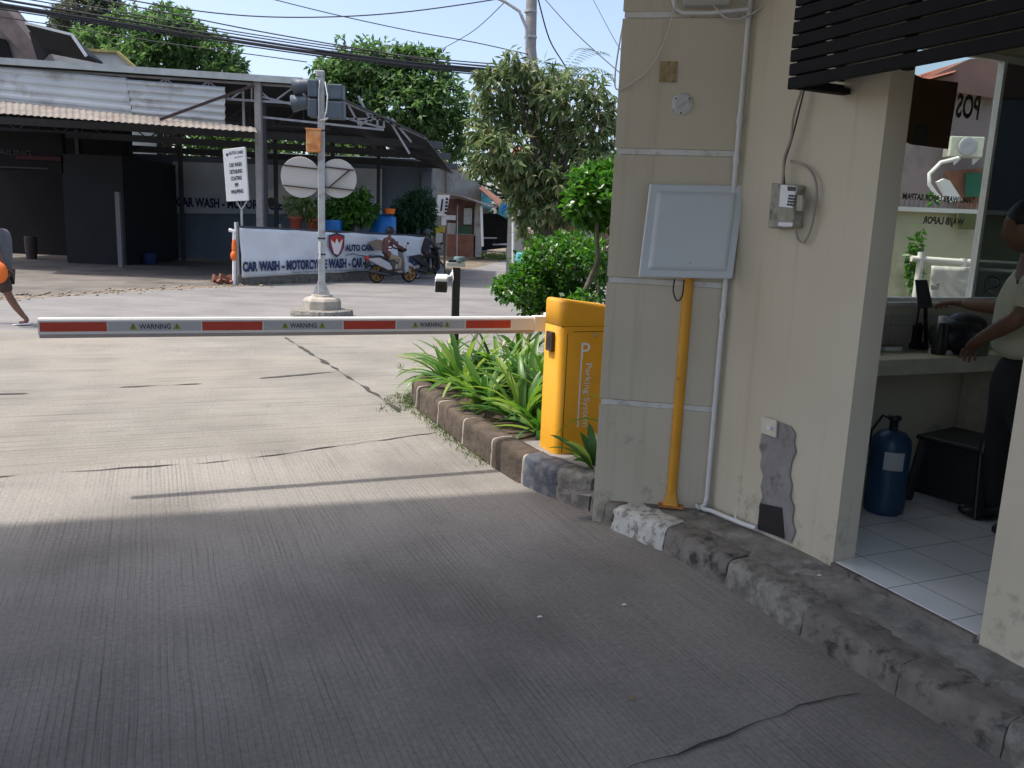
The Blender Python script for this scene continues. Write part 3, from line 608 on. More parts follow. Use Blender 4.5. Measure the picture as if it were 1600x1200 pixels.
# boom
zt = 1.0
bR = W(858, 503, 5.62); bL = P(60, 509, .972); bd = (bR-bL); bd.z = 0
bd.normalize(); Lb = (bR-bL).length
bc = Vector((bL.x, bL.y, .968)); bR2 = Vector((bR.x, bR.y, .968))
bm_ = thing('barrier_boom', 'long white barrier boom with red reflective bands and warning stickers', 'barrier boom', bR2)
bn = Vector((bd.y, -bd.x, 0))
if bn.y > 0: bn = -bn
def prf(mb, a, b, prof):   # prof: (toward camera, z)
    k = len(prof); vv = [p+bn*u+Vector((0, 0, z)) for p in (a, b) for u, z in prof]
    mb.add(vv, [(i, (i+1) % k, k+(i+1) % k, k+i) for i in range(k)]+[list(range(k))[::-1], [k+i for i in range(k)]]); return mb
prf(MB(), bc, bR2, [(-.03, -.042), (.022, -.042), (.024, -.03), (.024, .036), (.018, .046), (-.03, .046), (-.035, .036), (-.035, -.03)]).build('boom_beam', m_white, bm_)
prf(MB(), bc+bd*.002, bR2-bd*.12, [(-.014, -.064), (.014, -.064), (.018, -.043), (-.018, -.043)]).build('rubber_strip', m_boomlow, bm_, bevel=.004)
def bpx(px):
    lo, hi = 0.0, (bR2-bc).length
    for _ in range(40):
        m = (lo+hi)/2; q = bc+bd*m+bn*.024; v = q-CP; x = 800+F*v.dot(RV)/v.dot(fw)
        if x < px: lo = m
        else: hi = m
    return lo
def sticker(x0, x1, m, name, z0=-.026, z1=.026): a, b = bpx(x0), bpx(x1); return prf(MB(), bc+bd*a, bc+bd*b, [(.0245, z0), (.0258, z0), (.0258, z1), (.0245, z1)]).build(name, m, bm_)
for x0, x1 in ((62, 167), (316, 410), (537, 618), (728, 798)): sticker(x0, x1, m_red, 'red_band')
for x0, x1 in ((168.5, 314), (412, 535), (620, 726)):
    stk_ = sticker(x0, x1, m_silver, 'warning_sticker'); a, b = bpx(x0), bpx(x1); mid = (a+b)/2; L_ = b-a
    q = bc+bd*(mid-L_*.17)+bn*.0266+Vector((0, 0, -.014)); text('WARNING', .040, m_ink, stk_, q, bd, (0, 0, 1), fit=L_*.34, ext=.0004, off=.0006)
    for t_ in (-.235, .235):
        c0 = bc+bd*(mid+L_*t_)+bn*.0266
        mb = MB(); mb.slab([c0+bd*-.021+Vector((0, 0, -.017)), c0+bd*.021+Vector((0, 0, -.017)), c0+Vector((0, 0, .019))], bn, .0006); mb.build('warning_triangle', m_warn, stk_)
        mb = MB(); mb.slab([c0+bn*.001+bd*-.0025+Vector((0, 0, -.006)), c0+bn*.001+bd*.0025+Vector((0, 0, -.006)), c0+bn*.001+bd*.0025+Vector((0, 0, .010)), c0+bn*.001+bd*-.0025+Vector((0, 0, .010))], bn, .0006); mb.slab([c0+bn*.001+bd*-.0025+Vector((0, 0, -.013)), c0+bn*.001+bd*.0025+Vector((0, 0, -.013)), c0+bn*.001+bd*.0025+Vector((0, 0, -.009)), c0+bn*.001+bd*-.0025+Vector((0, 0, -.009))], bn, .0006); mb.build('exclamation', m_ink, stk_)
prf(MB(), bR2-bd*.12, bR2-bd*.03, [(-.032, -.052), (.032, -.052), (.032, .052), (-.032, .052)]).build('clamp', m_white, bm_, bevel=.006)
prf(MB(), bR2-bd*.03, bR2+bd*.08, [(-.04, -.075), (.02, -.075), (.02, .07), (-.04, .07)]).build('bracket', m_white, bm_, bevel=.006)
# ---------------- antenna panel on yellow post ----------------
yp = P(1048, 790, .137); ypt = thing('yellow_post', 'slim yellow post with flared foot holding the grey panel', 'post', yp)
mb = MB(); tp = Vector((yp.x, yp.y, 1.52)); mb.tube([yp+Vector((0, 0, .012)), tp], .027, 20); mb.build('shaft', m_yelp, ypt)
mb = MB(); mb.lathe(yp, [(.030, .14), (.031, .10), (.040, .06), (.058, .012)][::-1], 4, Matrix.Rotation(rad(30), 4, 'Z')); mb.v = mb.v
mb.build('flared_foot', m_yelp, ypt, bevel=.006)
mb = MB(); mb.box(yp+Vector((0, 0, .007)), (.135, .11, .010), rad(-12)); mb.build('base_plate', mat('rusty_orange', (.42, .17, .05), .7, .3, 20, .3), ypt)
ant = thing('antenna_panel', 'square pale grey antenna panel with raised centre on a yellow post', 'antenna', tp)
ay = yp.y-.06
ya = [W(1015, 288, ay), W(1163, 291, ay+.02), W(1143, 436, ay-.035), W(997, 433, ay-.055)]   # TL TR BR BL
nrm = (ya[1]-ya[0]).cross(ya[3]-ya[0]).normalized()
if nrm.y > 0: nrm = -nrm
def quadlerp(u, v, q=ya): return q[0].lerp(q[1], u).lerp(q[3].lerp(q[2], u), v)
mb = MB(); mb.slab([quadlerp(0, 1), quadlerp(1, 1), quadlerp(1, 0), quadlerp(0, 0)], nrm, .018); mb.build('back_tray', m_antenna, ant, bevel=.006)
a = .07; b = .115
lo = [quadlerp(a, 1-a)+nrm*.0185, quadlerp(1-a, 1-a)+nrm*.0185, quadlerp(1-a, a)+nrm*.0185, quadlerp(a, a)+nrm*.0185]
hi = [quadlerp(b, 1-b)+nrm*.036, quadlerp(1-b, 1-b)+nrm*.036, quadlerp(1-b, b)+nrm*.036, quadlerp(b, b)+nrm*.036]
mb = MB(); mb.add(lo+hi, [(3, 2, 1, 0), (4, 5, 6, 7), (0, 1, 5, 4), (1, 2, 6, 5), (2, 3, 7, 6), (3, 0, 4, 7)]); mb.build('raised_cover', m_antenna, ant, bevel=.008, seg=3)
mb = MB(); c_ = quadlerp(.5, .5)-nrm*.03; mb.box(c_, (.08, .07, .12), rad(-8)); mb.build('mount_bracket', m_steel, ant)
mb = MB(); q = quadlerp(.52, .84)+nrm*.0368; mb.ell(q, (.006, .002, .0018), None, 8, 5); mb.build('drain_mark', m_ink, ant)
cable([W(1054, 436, yp.y-.03), W(1052, 455, yp.y-.04), W(1058, 470, yp.y-.04), W(1066, 462, yp.y-.04), W(1069, 437, yp.y-.03)], .004, m_bcab, 'black cable loop hanging under the grey antenna panel')
# ---------------- CCTV post ----------------
cp = Vector((-.545, 7.6, .15)); ct = thing('camera_post', 'black square post in the flower bed carrying a camera', 'post', cp)
mb = MB(); mb.box(cp+Vector((0, 0, .53)), (.068, .068, 1.06), rad(10)); mb.build('post', m_black, ct, bevel=.004)
tpz = cp+Vector((0, 0, 1.06)); mb = MB(); mb.box(tpz+Vector((-.01, 0, .03)), (.17, .10, .035), rad(8)); mb.build('top_bracket', m_steel, ct, bevel=.004)
mb = MB(); mb.box(tpz+Vector((-.02, 0, .06)), (.11, .09, .025), rad(8)); mb.build('cap', m_black, ct)
mb = MB(); mb.lathe(tpz+Vector((.025, .0, .055)), [(.05, 0), (.052, .035), (.046, .045)], 20); mb.build('round_sensor', mat('teal_grey_plastic', (.13, .20, .21), .4), ct)
cv = thing('security_camera', 'white bullet camera with dark front, hanging beside the black post', 'camera', tpz)
fwd = Vector((.05, -1, -.10)).normalized(); c0 = W(690, 443, 7.45)
mm = fwd.to_track_quat('-Y', 'Z').to_matrix().to_4x4()
mb = MB(); mb.box(c0+Vector((0, 0, .01)), (.11, .20, .12), m=mm); mb.build('housing', m_white, cv, bevel=.014)
mb = MB(); mb.box(c0+fwd*.103+Vector((0, 0, -.012)), (.105, .012, .098), m=mm); fr = mb.build('front', m_black, cv, bevel=.006)
mb = MB(); mb.lathe(c0+fwd*.110+Vector((0, 0, -.012)), [(.022, 0), (.020, -.006), (.008, -.008)][::-1], 16, mm @ Matrix.Rotation(rad(90), 4, 'X')); mb.build('lens', m_gap, fr)
mb = MB(); mb.tube([c0-fwd*.05+Vector((.03, 0, .04)), c0-fwd*.05+Vector((.08, 0, .06)), tpz+Vector((-.03, 0, -.03))], .013, 8); mb.build('arm', m_white, cv)
mb = MB(); mb.tube([c0+Vector((.04, .08, .03)), c0+Vector((.09, .05, -.03)), c0+Vector((.10, .03, .05)), tpz+Vector((-.035, -.035, 0))], .004, 6); mb.build('cable', m_white, cv)
#PART2
# ---------------- plants ----------------
def leaf(mb, c, d, nrm, L, Wd, fold=.25, curl=0.0):
    d = d.normalized(); x = d.cross(nrm)
    if x.length < 1e-3: x = Vector((1, 0, 0))
    x.normalize(); n_ = x.cross(d)
    b = len(mb.v); m_ = c+d*L*.45
    mb.v += [c, m_-x*Wd/2+n_*Wd*fold, c+d*L-n_*L*curl, m_+x*Wd/2+n_*Wd*fold, ]
    mb.f += [[b, b+1, b+2], [b, b+2, b+3]]; mb.sm += [False, False]
def rv():
    while True:
        v = Vector((random.uniform(-1, 1), random.uniform(-1, 1), random.uniform(-1, 1)))
        if .05 < v.length < 1: return v.normalized()
def crown(clumps, n, L, Wd, droop=.0, whorl=1, shell=.35, spread=.8, jit=.5):
    """leaves spread through clumps [(centre, radii)]; whorl = leaves per twig end"""
    mb = MB(); tot = sum(r.x*r.y*r.z for c, r in clumps)**1; wts = [(r.x*r.y*r.z)**.75 for c, r in clumps]; sw = sum(wts)
    for (c, r), wt in zip(clumps, wts):
        for i in range(int(n*wt/sw/whorl)):
            v = rv(); k = (shell+(1-shell)*random.random()**.6)
            k *= 1+.5*noise.noise(v*2.4+c)
            p = c+Vector((v.x*r.x*k, v.y*r.y*k, v.z*r.z*k))
            for q in range(whorl):
                d = (v*.6+rv()*jit+Vector((0, 0, -droop))).normalized() if whorl == 1 else (v*.35+rv()*spread+Vector((0, 0, -droop))).normalized()
                leaf(mb, p, d, (Vector((0, 0, 1))+rv()*.7).normalized(), L*random.uniform(.65, 1.2), Wd*random.uniform(.7, 1.2), random.uniform(.05, .3), random.uniform(-.1, .25))
    return mb
def limbs(mb, base, tips, r0_, r1_=.25, wob=.15):
    base = Vector(base)
    for t_ in tips:
        t_ = Vector(t_); L = (t_-base).length; pts = []
        for i in range(7):
            k = i/6; p = base.lerp(t_, k)+Vector((noise.noise(t_*3+Vector((k*3, 0, 0))), noise.noise(t_*3+Vector((0, k*3, 5))), 0))*wob*L*math.sin(k*math.pi)
            pts.append(p)
        mb.tube(pts, [r0_*(1-k/6*(1-r1_)) for k in range(7)], 7)
    return mb
def clumpset(c, r, n, cr, seed, flat=1.0):
    random.seed(seed); c = Vector(c); out = []
    for i in range(n):
        v = rv(); k = random.uniform(.45, .95); out.append((c+Vector((v.x*r[0]*k, v.y*r[1]*k, v.z*r[2]*k)), Vector((1, 1, flat))*cr*random.uniform(.7, 1.25)))
    return out
# lily plants in the island
def lily(x, y, z, n, L, seed, flower=0, lean=(0, 0)):
    random.seed(seed); root = thing('lily_plant', 'x', 'plant', (x, y, z), 0, 'lily plants in the island bed')
    mb = MB()
    for i in range(n):
        a = random.uniform(0, 2*math.pi); el = random.uniform(.45, 1.4) if i % 2 else random.uniform(1.05, 1.5); LL = L*random.uniform(.6, 1.1); wd = random.uniform(.04, .062)
        p = Vector((x+math.cos(a)*.03, y+math.sin(a)*.03, z)); e = el; pts = []; K = 7; st_ = LL/K
        bend = random.uniform(.08, .24)*(1.5-el*.4)
        for k in range(K+1):
            pts.append(p.copy()); dv = Vector((math.cos(a)*math.cos(e)+lean[0], math.sin(a)*math.cos(e)+lean[1], math.sin(e))).normalized(); p = p+dv*st_; e -= bend
            if p.z < z-.12: p.z = z-.12
        vv = []; side = Vector((-math.sin(a), math.cos(a), 0))
        tw = random.uniform(-.5, .5); side = (side+Vector((0, 0, tw))).normalized()
        for k, q in enumerate(pts):
            t = k/K; w_ = wd*(math.sin(math.pi*min(1, t*.86+.14))**.6)*.5+.001
            vv += [q-side*w_+Vector((0, 0, w_*.5)), q.copy(), q+side*w_+Vector((0, 0, w_*.5))]
        fs = []
        for k in range(K): b = k*3; fs += [(b, b+1, b+4, b+3), (b+1, b+2, b+5, b+4)]
        mb.add(vv, fs, True)
    mb.build('leaves', m_lily, root)
    for i in range(flower):
        a = random.uniform(0, 6.28); t_ = Vector((x+math.cos(a)*.22, y+math.sin(a)*.22, z+L*.95)); stem = MB(); stem.tube([(x, y, z), ((x+t_.x)/2-.02, (y+t_.y)/2, z+L*.6), t_], .004, 5)
        stem.build('stalk', m_lily, root); fl = MB()
        for k in range(7): leaf(fl, t_, rv()+Vector((0, 0, .4)), rv(), .06, .012)
        fl.build('flower', m_petal, root)
    return root
LP = [(-.42, 7.25, 24, .60, 0, (-.15, 0), 'lily plant at the left tip of the bed, leaning left over the kerb'), (-.20, 6.55, 26, .52, 0, (-.2, -.1), 'low lily plant just behind the front kerb, left of the middle'),
 (-.12, 7.2, 28, .62, 1, (0, 0), 'lily plant just right of the black camera post with pale flowers'), (.14, 6.75, 28, .62, 1, (0, 0), 'tall lily plant in the middle of the bed under the boom'),
 (.10, 6.15, 26, .55, 1, (-.1, -.1), 'lily plant with a withered flower close to the kerb beside the yellow cabinet'), (.34, 6.4, 26, .64, 0, (-.05, 0), 'upright lily plant close behind the left side of the yellow cabinet'),
 (.30, 7.5, 28, .66, 1, (0, 0), 'lily plant behind the boom in front of the round bush'), (.06, 8.0, 26, .6, 1, (0, 0), 'lily plant at the back of the bed under the round bush'), (.6, 7.0, 22, .6, 0, (0, 0), 'lily plant behind the yellow cabinet'), (-.62, 7.7, 18, .5, 0, (-.2, .1), 'sparse lily plant behind the black camera post'),
 (.22, 5.85, 14, .42, 0, (-.15, -.1), 'small lily plant at the foot of the yellow cabinet')]
for i, (x, y, n, L, fl, ln, lb) in enumerate(LP): lily(x, y, .14, n+14, L*1.08, 100+i, fl, ln)['label'] = lb
for o in [q for q in C.objects if q.get('label') == 'x']: pass
q = lily(.52, 4.86, .19, 16, .30, 211, 0, (-.25, -.2)); q['label'] = 'small lily clump between the yellow cabinet foot and the booth pier'; q['group'] = 'lily plants in the island bed'
sg = MB()
def blade(mb, pts, w_):
    pts = [Vector(p) for p in pts]; vv = []
    for k, p in enumerate(pts):
        t = k/(len(pts)-1); ww = w_*(1-t**2*.9); vv += [p-Vector((0, 0, ww)), p+Vector((0, 0, ww))]
    mb.add(vv, [(2*k, 2*k+1, 2*k+3, 2*k+2) for k in range(len(pts)-1)], True)
blade(sg, [W(x, y, 4.75) for x, y in ((937, 658), (915, 653), (893, 658), (875, 672), (867, 682))], .005)
blade(sg, [W(x, y, 4.8) for x, y in ((937, 624), (925, 615), (910, 622), (905, 635))], .0035)
tag(sg.build('grass_blade', m_lily, loc=W(937, 658, 4.75)), 'two long thin arching blades in front of the lower yellow cabinet', 'grass blade')
fw_ = MB(); a = W(628, 577, 7.4); 
fw_.tube([P(690, 600, .16), W(665, 585, 7.35), W(645, 578, 7.4), a], .004, 5)
for k in range(10): leaf(fw_, a, rv()+Vector((-.6, 0, .1)), rv(), .08, .010)
tag(fw_.build('flower_stalk', mat('pale_stalk', (.22, .27, .10), .7), loc=a), 'pale spidery flower stalk leaning left out of the island bed', 'flower')
# weeds at the kerb nose
random.seed(5); gm = MB()
for i in range(900):
    k = random.random()
    if k < .75:
        t = random.random()*5; i0 = 4+int(t); a = Vector((*isl[i0], 0)); b = Vector((*isl[i0+1], 0)); q = a.lerp(b, t-int(t))+Vector((-abs(random.gauss(0, .05)), random.gauss(0, .03), 0))
    else: q = Vector((random.uniform(-1.15, -.88), random.uniform(6.9, 7.7), 0))
    leaf(gm, q, Vector((random.gauss(0, .6), random.gauss(0, .6), .8)), rv(), random.uniform(.015, .05), .008)
for i in range(1400):
    k = random.random()*3.2; i0 = 4+int(k); a = edge[i0]; b = edge[i0+1]; q = a.lerp(b, k-int(k))+Vector((random.gauss(0, .25), random.uniform(.2, .9), .0)); q.z -= .02
    leaf(gm, q, Vector((random.gauss(0, .6), random.gauss(0, .6), .9)), rv(), random.uniform(.06, .16), .02)
for i in range(1800):
    q = Vector((random.uniform(-2.2, 2.5), random.uniform(44, 50), -.3)); leaf(gm, q, Vector((random.gauss(0, .6), random.gauss(0, .6), .9)), rv(), random.uniform(.15, .4), .05)
tag(gm.build('grass', m_grass), kind='stuff')
# bush behind the barrier
def shrub(name, label, cat, clumps, n, L, Wd, lm, base, tips, r, bm_=m_bark, group=None, shell=.5, droop=0, whorl=1, jit=.5, tname='stem'):
    root = thing(name, label, cat, base, 0, group)
    crown(clumps, n, L, Wd, droop, whorl, shell, jit=jit).build('foliage', lm, root)
    limbs(MB(), base, tips, r).build(tname, bm_, root); return root
def ppx(lst, y): return [(W(px, py, y+dy), Vector((rr*y/F, rr*y/F*1.0, rr2*y/F))) for px, py, rr, rr2, dy in lst]
random.seed(31)
cl_ = ppx([(862, 408, 50, 36, 0), (905, 430, 45, 48, .2), (822, 448, 48, 30, -.1), (868, 462, 52, 34, .1), (792, 455, 20, 14, 0), (900, 385, 40, 20, .3), (838, 425, 34, 30, 0), (780, 447, 14, 8, 0), (850, 490, 40, 22, .1)], 8.4)
shrub('round_bush', 'dense dark green bush with small glossy round leaves behind the boom', 'bush', cl_, 6200, .062, .042, m_bush, (.75, 8.5, .15), [c for c, r in cl_[:7]], .03, m_barkd, shell=.55, jit=.8)
random.seed(32)
cl_ = ppx([(930, 300, 42, 38, 0), (905, 322, 24, 20, 0), (950, 280, 30, 26, .1), (975, 320, 40, 40, .2), (925, 345, 22, 14, .1), (985, 270, 30, 30, .2)], 7.4)
shrub('leafy_shrub', 'bright green broad-leaved shrub on a grey stem against the pier edge', 'shrub', cl_, 3000, .085, .052, m_bright, (W(941, 480, 7.5).x, 7.5, .15), [cl_[0][0]], .045, m_bark, shell=.4, jit=.9)
random.seed(33)
cl_ = ppx([(935, 398, 26, 22, 0), (948, 420, 18, 20, 0), (915, 470, 30, 12, -.4)], 7.9)
shrub('low_shrub', 'loose pale-leaved shrub low between the round bush and the pier', 'shrub', cl_, 420, .075, .045, m_bush, (1.0, 7.7, .15), [c for c, r in cl_], .02, m_bark, shell=.3, jit=1)
# mango tree
random.seed(41); ym = 16.5
cl_ = ppx([(800, 105, 26, 26, 0), (770, 135, 38, 30, 0), (835, 120, 34, 30, .3), (880, 150, 44, 36, 0), (930, 140, 24, 26, .2), (768, 180, 36, 30, 0), (815, 175, 46, 34, .5), (762, 215, 32, 24, -.3), (790, 235, 44, 32, -.4), (865, 215, 42, 36, .6), (925, 205, 40, 40, .2), (940, 255, 40, 30, 0), (788, 262, 38, 28, 0), (744, 262, 20, 10, -.2), (830, 275, 46, 30, 0), (880, 285, 44, 28, .1), (822, 312, 34, 22, .3), (850, 325, 50, 26, .2), (905, 320, 40, 30, .2), (845, 365, 40, 18, .6), (960, 180, 26, 26, .4), (960, 310, 30, 30, .5)], ym)
mg = thing('mango_tree', 'tall leafy tree with drooping olive leaves in front of the concrete pole', 'tree', (.75, ym, -.1))
crown(cl_, 8800, .25, .066, .7, 5, .35).build('crown', m_mango, mg)
lb_ = MB(); fork = W(848, 300, ym); lb_.tube([(.75, ym, -.15), (.72, ym, .8), fork], [.11, .085, .07], 9); limbs(lb_, fork, [c for c, r in cl_ if c.z > 2.0], .045, .2, .1); lb_.build('trunk', m_barkd, mg)
# trees far behind
def bigtree(label, spec, y, n, L, Wd, lm, base_px, seed, group='trees beyond the roofs', droop=.2):
    random.seed(seed); cl = []
    for px, py, r, r2 in spec:
        cl.append((W(px, py, y+random.uniform(-1, 1)), Vector((r*y/F, r*y/F, r2*y/F))))
        for k in range(5):
            a = random.uniform(0, 6.28); cl.append((W(px+math.cos(a)*r*.75, py+math.sin(a)*r2*.75, y+random.uniform(-1.5, 1.5)), Vector((r, r, r2))*(y/F)*random.uniform(.28, .5)))
    b = W(base_px, 330, y); b.z = -.3; root = thing('leafy_tree', label, 'tree', b, 0, group)
    crown(cl, n, L, Wd, droop, 3, .45).build('crown', lm, root)
    t_ = MB(); f_ = Vector((b.x, b.y, 3.5)); t_.tube([b, f_], [.3, .22], 8); limbs(t_, f_, [c for c, r in cl[::3]], .13, .2); t_.build('trunk', m_barkd, root)
m_back2 = leafmat('sparse_tree_leaves', [(.05, .075, .045), (.10, .12, .07), (.14, .15, .09)], .6, .3)
bigtree('tall thin-crowned tree at far left rising above the frame', [(120, 40, 34, 40), (135, -10, 34, 36), (105, 70, 22, 26), (165, 25, 30, 36)], 47, 4200, .42, .17, m_back2, 125, 51)
bigtree('broad rounded green tree behind the long truss roof at left', [(200, 60, 46, 42), (260, 60, 50, 42), (320, 85, 52, 34), (230, 95, 60, 24), (150, 75, 36, 30), (360, 100, 28, 16)], 44, 9500, .40, .18, m_back, 250, 52)
bigtree('big dome-shaped green tree rising behind the sloping end of the roof', [(590, 110, 60, 42), (540, 140, 48, 40), (650, 120, 56, 40), (620, 165, 70, 44), (690, 160, 44, 44), (560, 105, 50, 26), (700, 215, 34, 40), (510, 115, 22, 20), (660, 205, 40, 24)], 44, 13000, .40, .18, m_back, 610, 53)
bigtree('dark low greenery behind the back wall of the car wash', [(300, 215, 70, 30), (420, 215, 60, 26), (520, 215, 60, 28), (600, 230, 60, 26), (200, 225, 60, 24)], 50, 5500, .5, .24, m_back, 450, 54)
bigtree('tangled greenery above the lane beyond the shack', [(720, 300, 40, 40), (770, 350, 40, 30), (880, 330, 60, 40), (940, 360, 60, 40), (820, 320, 40, 40), (720, 250, 36, 34), (900, 250, 60, 60)], 58, 6000, .5, .2, m_clip, 800, 55)
# palms
def palm(label, px, py, y, L, n, seed):
    random.seed(seed); c = W(px, py, y); root = thing('palm_tree', label, 'palm', (c.x, c.y, -.3), 0); mb = MB()
    for i in range(n):
        a = 2*math.pi*i/n+random.uniform(-.2, .2); e = random.uniform(.2, 1.2); p = c.copy(); 
        for k in range(14):
            dv = Vector((math.cos(a)*math.cos(e), math.sin(a)*math.cos(e), math.sin(e))); p = p+dv*L/14; e -= .11
            for s_ in (-1, 1): leaf(mb, p, dv*.5+Vector((-math.sin(a), math.cos(a), 0))*s_+Vector((0, 0, -.35)), Vector((0, 0, 1)), L*.22, .07)
    mb.build('fronds', m_palm, root); t_ = MB(); t_.tube([(c.x, c.y, -.3), (c.x+.1, c.y, c.z*.5), c], [.2, .15, .13], 8); t_.build('trunk', m_bark, root)
palm('tall palm with feathery fronds just left of the booth pier top', 885, 120, 38, 2.2, 12, 61)
palm('small palm tip poking above the roof truss near the signal pole', 425, 134, 46, 1.2, 9, 62)
# ---------------- street signal pole ----------------
pb = P(503, 486, .12); pb = W(503, 478, 14.4); gz_ = gz(14.4); bx0 = pb.x; by0 = 14.4
sp = thing('signal_pole', 'square grey steel pole on a concrete foot with two dark signal heads', 'signal pole', (bx0, by0, gz_))
mb = MB(); mb.lathe((bx0, by0, gz_), [(.53, 0), (.535, .06), (.52, .115), (.30, .125)], 30); mb.build('round_slab', m_cement2 if False else m_kpale, sp, bevel=.01)
mb = MB(); mb.lathe((bx0, by0, gz_+.115), [(.335, 0), (.33, .15), (.29, .20), (.19, .215), (.18, .25)], 8, Matrix.Rotation(rad(20), 4, 'Z')); mb.build('concrete_foot', m_mortar, sp, bevel=.015)
for p_ in sp.children:
    for f_ in p_.data.polygons: f_.use_smooth = False
zt_ = W(502, 121, 14.4).z
mb = MB(); mb.box((bx0, by0, (zt_+gz_+.33)/2), (.115, .115, zt_-gz_-.33), rad(12)); mb.build('pole_shaft', m_steel, sp, bevel=.012)
mb = MB(); mb.box((bx0-.01, by0, zt_+.05), (.14, .14, .11), rad(12)); mb.build('pole_cap', m_steel, sp, bevel=.02)
for s_ in (-1, 1):
    mb = MB(); mb.slab([(bx0+s_*.055, by0-.03, gz_+.33), (bx0+s_*.17, by0-.03, gz_+.33), (bx0+s_*.055, by0-.03, gz_+.62)], (0, -1, 0), .008); mb.build('gusset', m_steel, sp)
def sigbox(x0, y0, x1, y1, dep, nm='signal_head', tilt=0):
    mb = MB(); a = W(x0, y0, by0-.1); b = W(x1, y1, by0-.1); mb.box(((a.x+b.x)/2, by0-.02, (a.z+b.z)/2), (abs(b.x-a.x), dep, abs(a.z-b.z)), rad(tilt)); return mb.build(nm, m_sigh, sp, bevel=.02)
m_sigh = mat('faded_signal_plastic', (.055, .075, .095), .5, .25, 5, .05)
h1 = sigbox(511, 131, 536, 156, .24); h2 = sigbox(511, 158, 537, 186, .24); h3 = sigbox(481, 124, 497, 152, .24); h4 = sigbox(481, 154, 496, 183, .24)
for h_, x, y in ((h3, 470, 132), (h4, 468, 158)):
    c_ = W(x, y, by0-.02); mb = MB(); mb.lathe(c_+Vector((.14, 0, -.01)), [(.11, 0), (.115, .12), (.14, .26), (.12, .26), (.1, .14)], 16, Matrix.Rotation(rad(-98), 4, 'Y')); mb.build('visor', m_sigh, h_)
mb = MB(); mb.tube([W(500, 125, by0-.08), W(498, 140, by0-.1), W(498, 185, by0-.08)], .012, 6); mb.build('cable', m_white, sp)
mb = MB(); mb.tube([W(508, 128, by0-.06), W(512, 150, by0-.16), W(510, 172, by0-.16), W(506, 190, by0-.06)], .011, 6); mb.build('cable', m_white, sp)
mb = MB(); mb.tube([W(500, 188, by0-.09), W(508, 187, by0-.12), W(513, 184, by0-.12)], .018, 6); mb.build('clamp', m_sgrey, sp)
mb = MB(); a = W(479, 203, by0-.12); b = W(501, 236, by0-.12); mb.box(((a.x+b.x)/2, by0-.1, (a.z+b.z)/2), (.235, .18, .37), rad(8)); bxo = mb.build('control_box', m_orange, sp, bevel=.012)
mb = MB(); mb.box(((a.x+b.x)/2, by0-.1, a.z+.01), (.26, .21, .025), rad(8)); mb.build('box_lid', m_orange, bxo, bevel=.004)
for z_ in (3.02, 1.25, .98):
    mb = MB(); mb.box((bx0, by0, z_), (.13, .13, .025), rad(12)); mb.build('strap', m_bcab, sp)
mb = MB(); mb.box((bx0-.02, by0-.07, 1.05), (.035, .01, .30)); mb.build('label_strip', m_white, sp)
mb = MB(); mb.tube([W(492, 237, by0-.1), W(489, 243, by0-.1), W(493, 246, by0-.1), W(497, 240, by0-.1)], .008, 6); mb.build('cable_loop', m_bcab, sp)
m_disc = mat('sign_back_grey', (.42, .42, .40), .55, .08, 2, .1)
for cx_, cy_, r_, lab in ((470, 277, 30, 'left of the two round signs seen from behind on the signal pole'), (528, 279, 28.5, 'right of the two round signs, seen from behind with a diagonal brace')):
    c_ = W(cx_, cy_, by0+.02); sg_ = thing('round_sign', lab, 'sign', c_, 0, 'round signs seen from behind'); R_2 = r_*by0/F
    mb = MB(); mb.lathe(c_, [(R_2, 0), (R_2+.004, .006), (R_2, .012)], 40, Matrix.Rotation(rad(90+4), 4, 'X') @ Matrix.Rotation(0, 4, 'Z')); mb.build('disc', m_disc, sg_)
    for dz_ in (.165, -.165):
        mb = MB(); s_ = 1 if cx_ > 500 else -1
        mb.bar(c_+Vector((-R_2*.86, -.03, dz_+.02)), c_+Vector((R_2*.86, -.03, dz_-.02)), .03, .022); mb.build('brace_bar', m_truss if False else m_brownbox, sg_)
    if cx_ > 500: mb = MB(); mb.bar(c_+Vector((-.16, -.045, -.17)), c_+Vector((.20, -.045, .14)), .03, .02); mb.build('brace_bar', m_brownbox, sg_)
# ---------------- car wash ----------------
YF = 24.0; YB = 34.0
cwb = thing('car_wash_hall', 'long dark open car wash hall under a steel truss roof', 'building', (-12, YF, gz(YF)))
def wl(x, z, y): return Vector((x, y, z))
xr = W(478, 130, YF).x; zr = W(478, 130, YF).z; xe = W(665, 216, YF).x; ze = W(665, 216, YF).z; xl = -21.0
zl = W(0, 98, YF).z; zl_ = zl+(xl-W(0, 98, YF).x)/(xr-W(0, 98, YF).x)*(zr-zl)
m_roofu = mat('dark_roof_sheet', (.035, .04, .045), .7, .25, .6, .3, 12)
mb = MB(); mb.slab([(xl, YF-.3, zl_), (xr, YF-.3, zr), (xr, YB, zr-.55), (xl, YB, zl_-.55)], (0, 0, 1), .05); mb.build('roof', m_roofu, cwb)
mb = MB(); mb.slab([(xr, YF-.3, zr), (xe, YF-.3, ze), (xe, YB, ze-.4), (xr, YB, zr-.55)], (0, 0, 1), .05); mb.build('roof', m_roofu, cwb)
mb = MB(); mb.bar((xl, YF-.34, zl_+.0), (xr, YF-.34, zr+.0), .06, .17); mb.build('fascia', mat('pale_fascia', (.33, .37, .37), .6, .15, 3, .1), cwb)
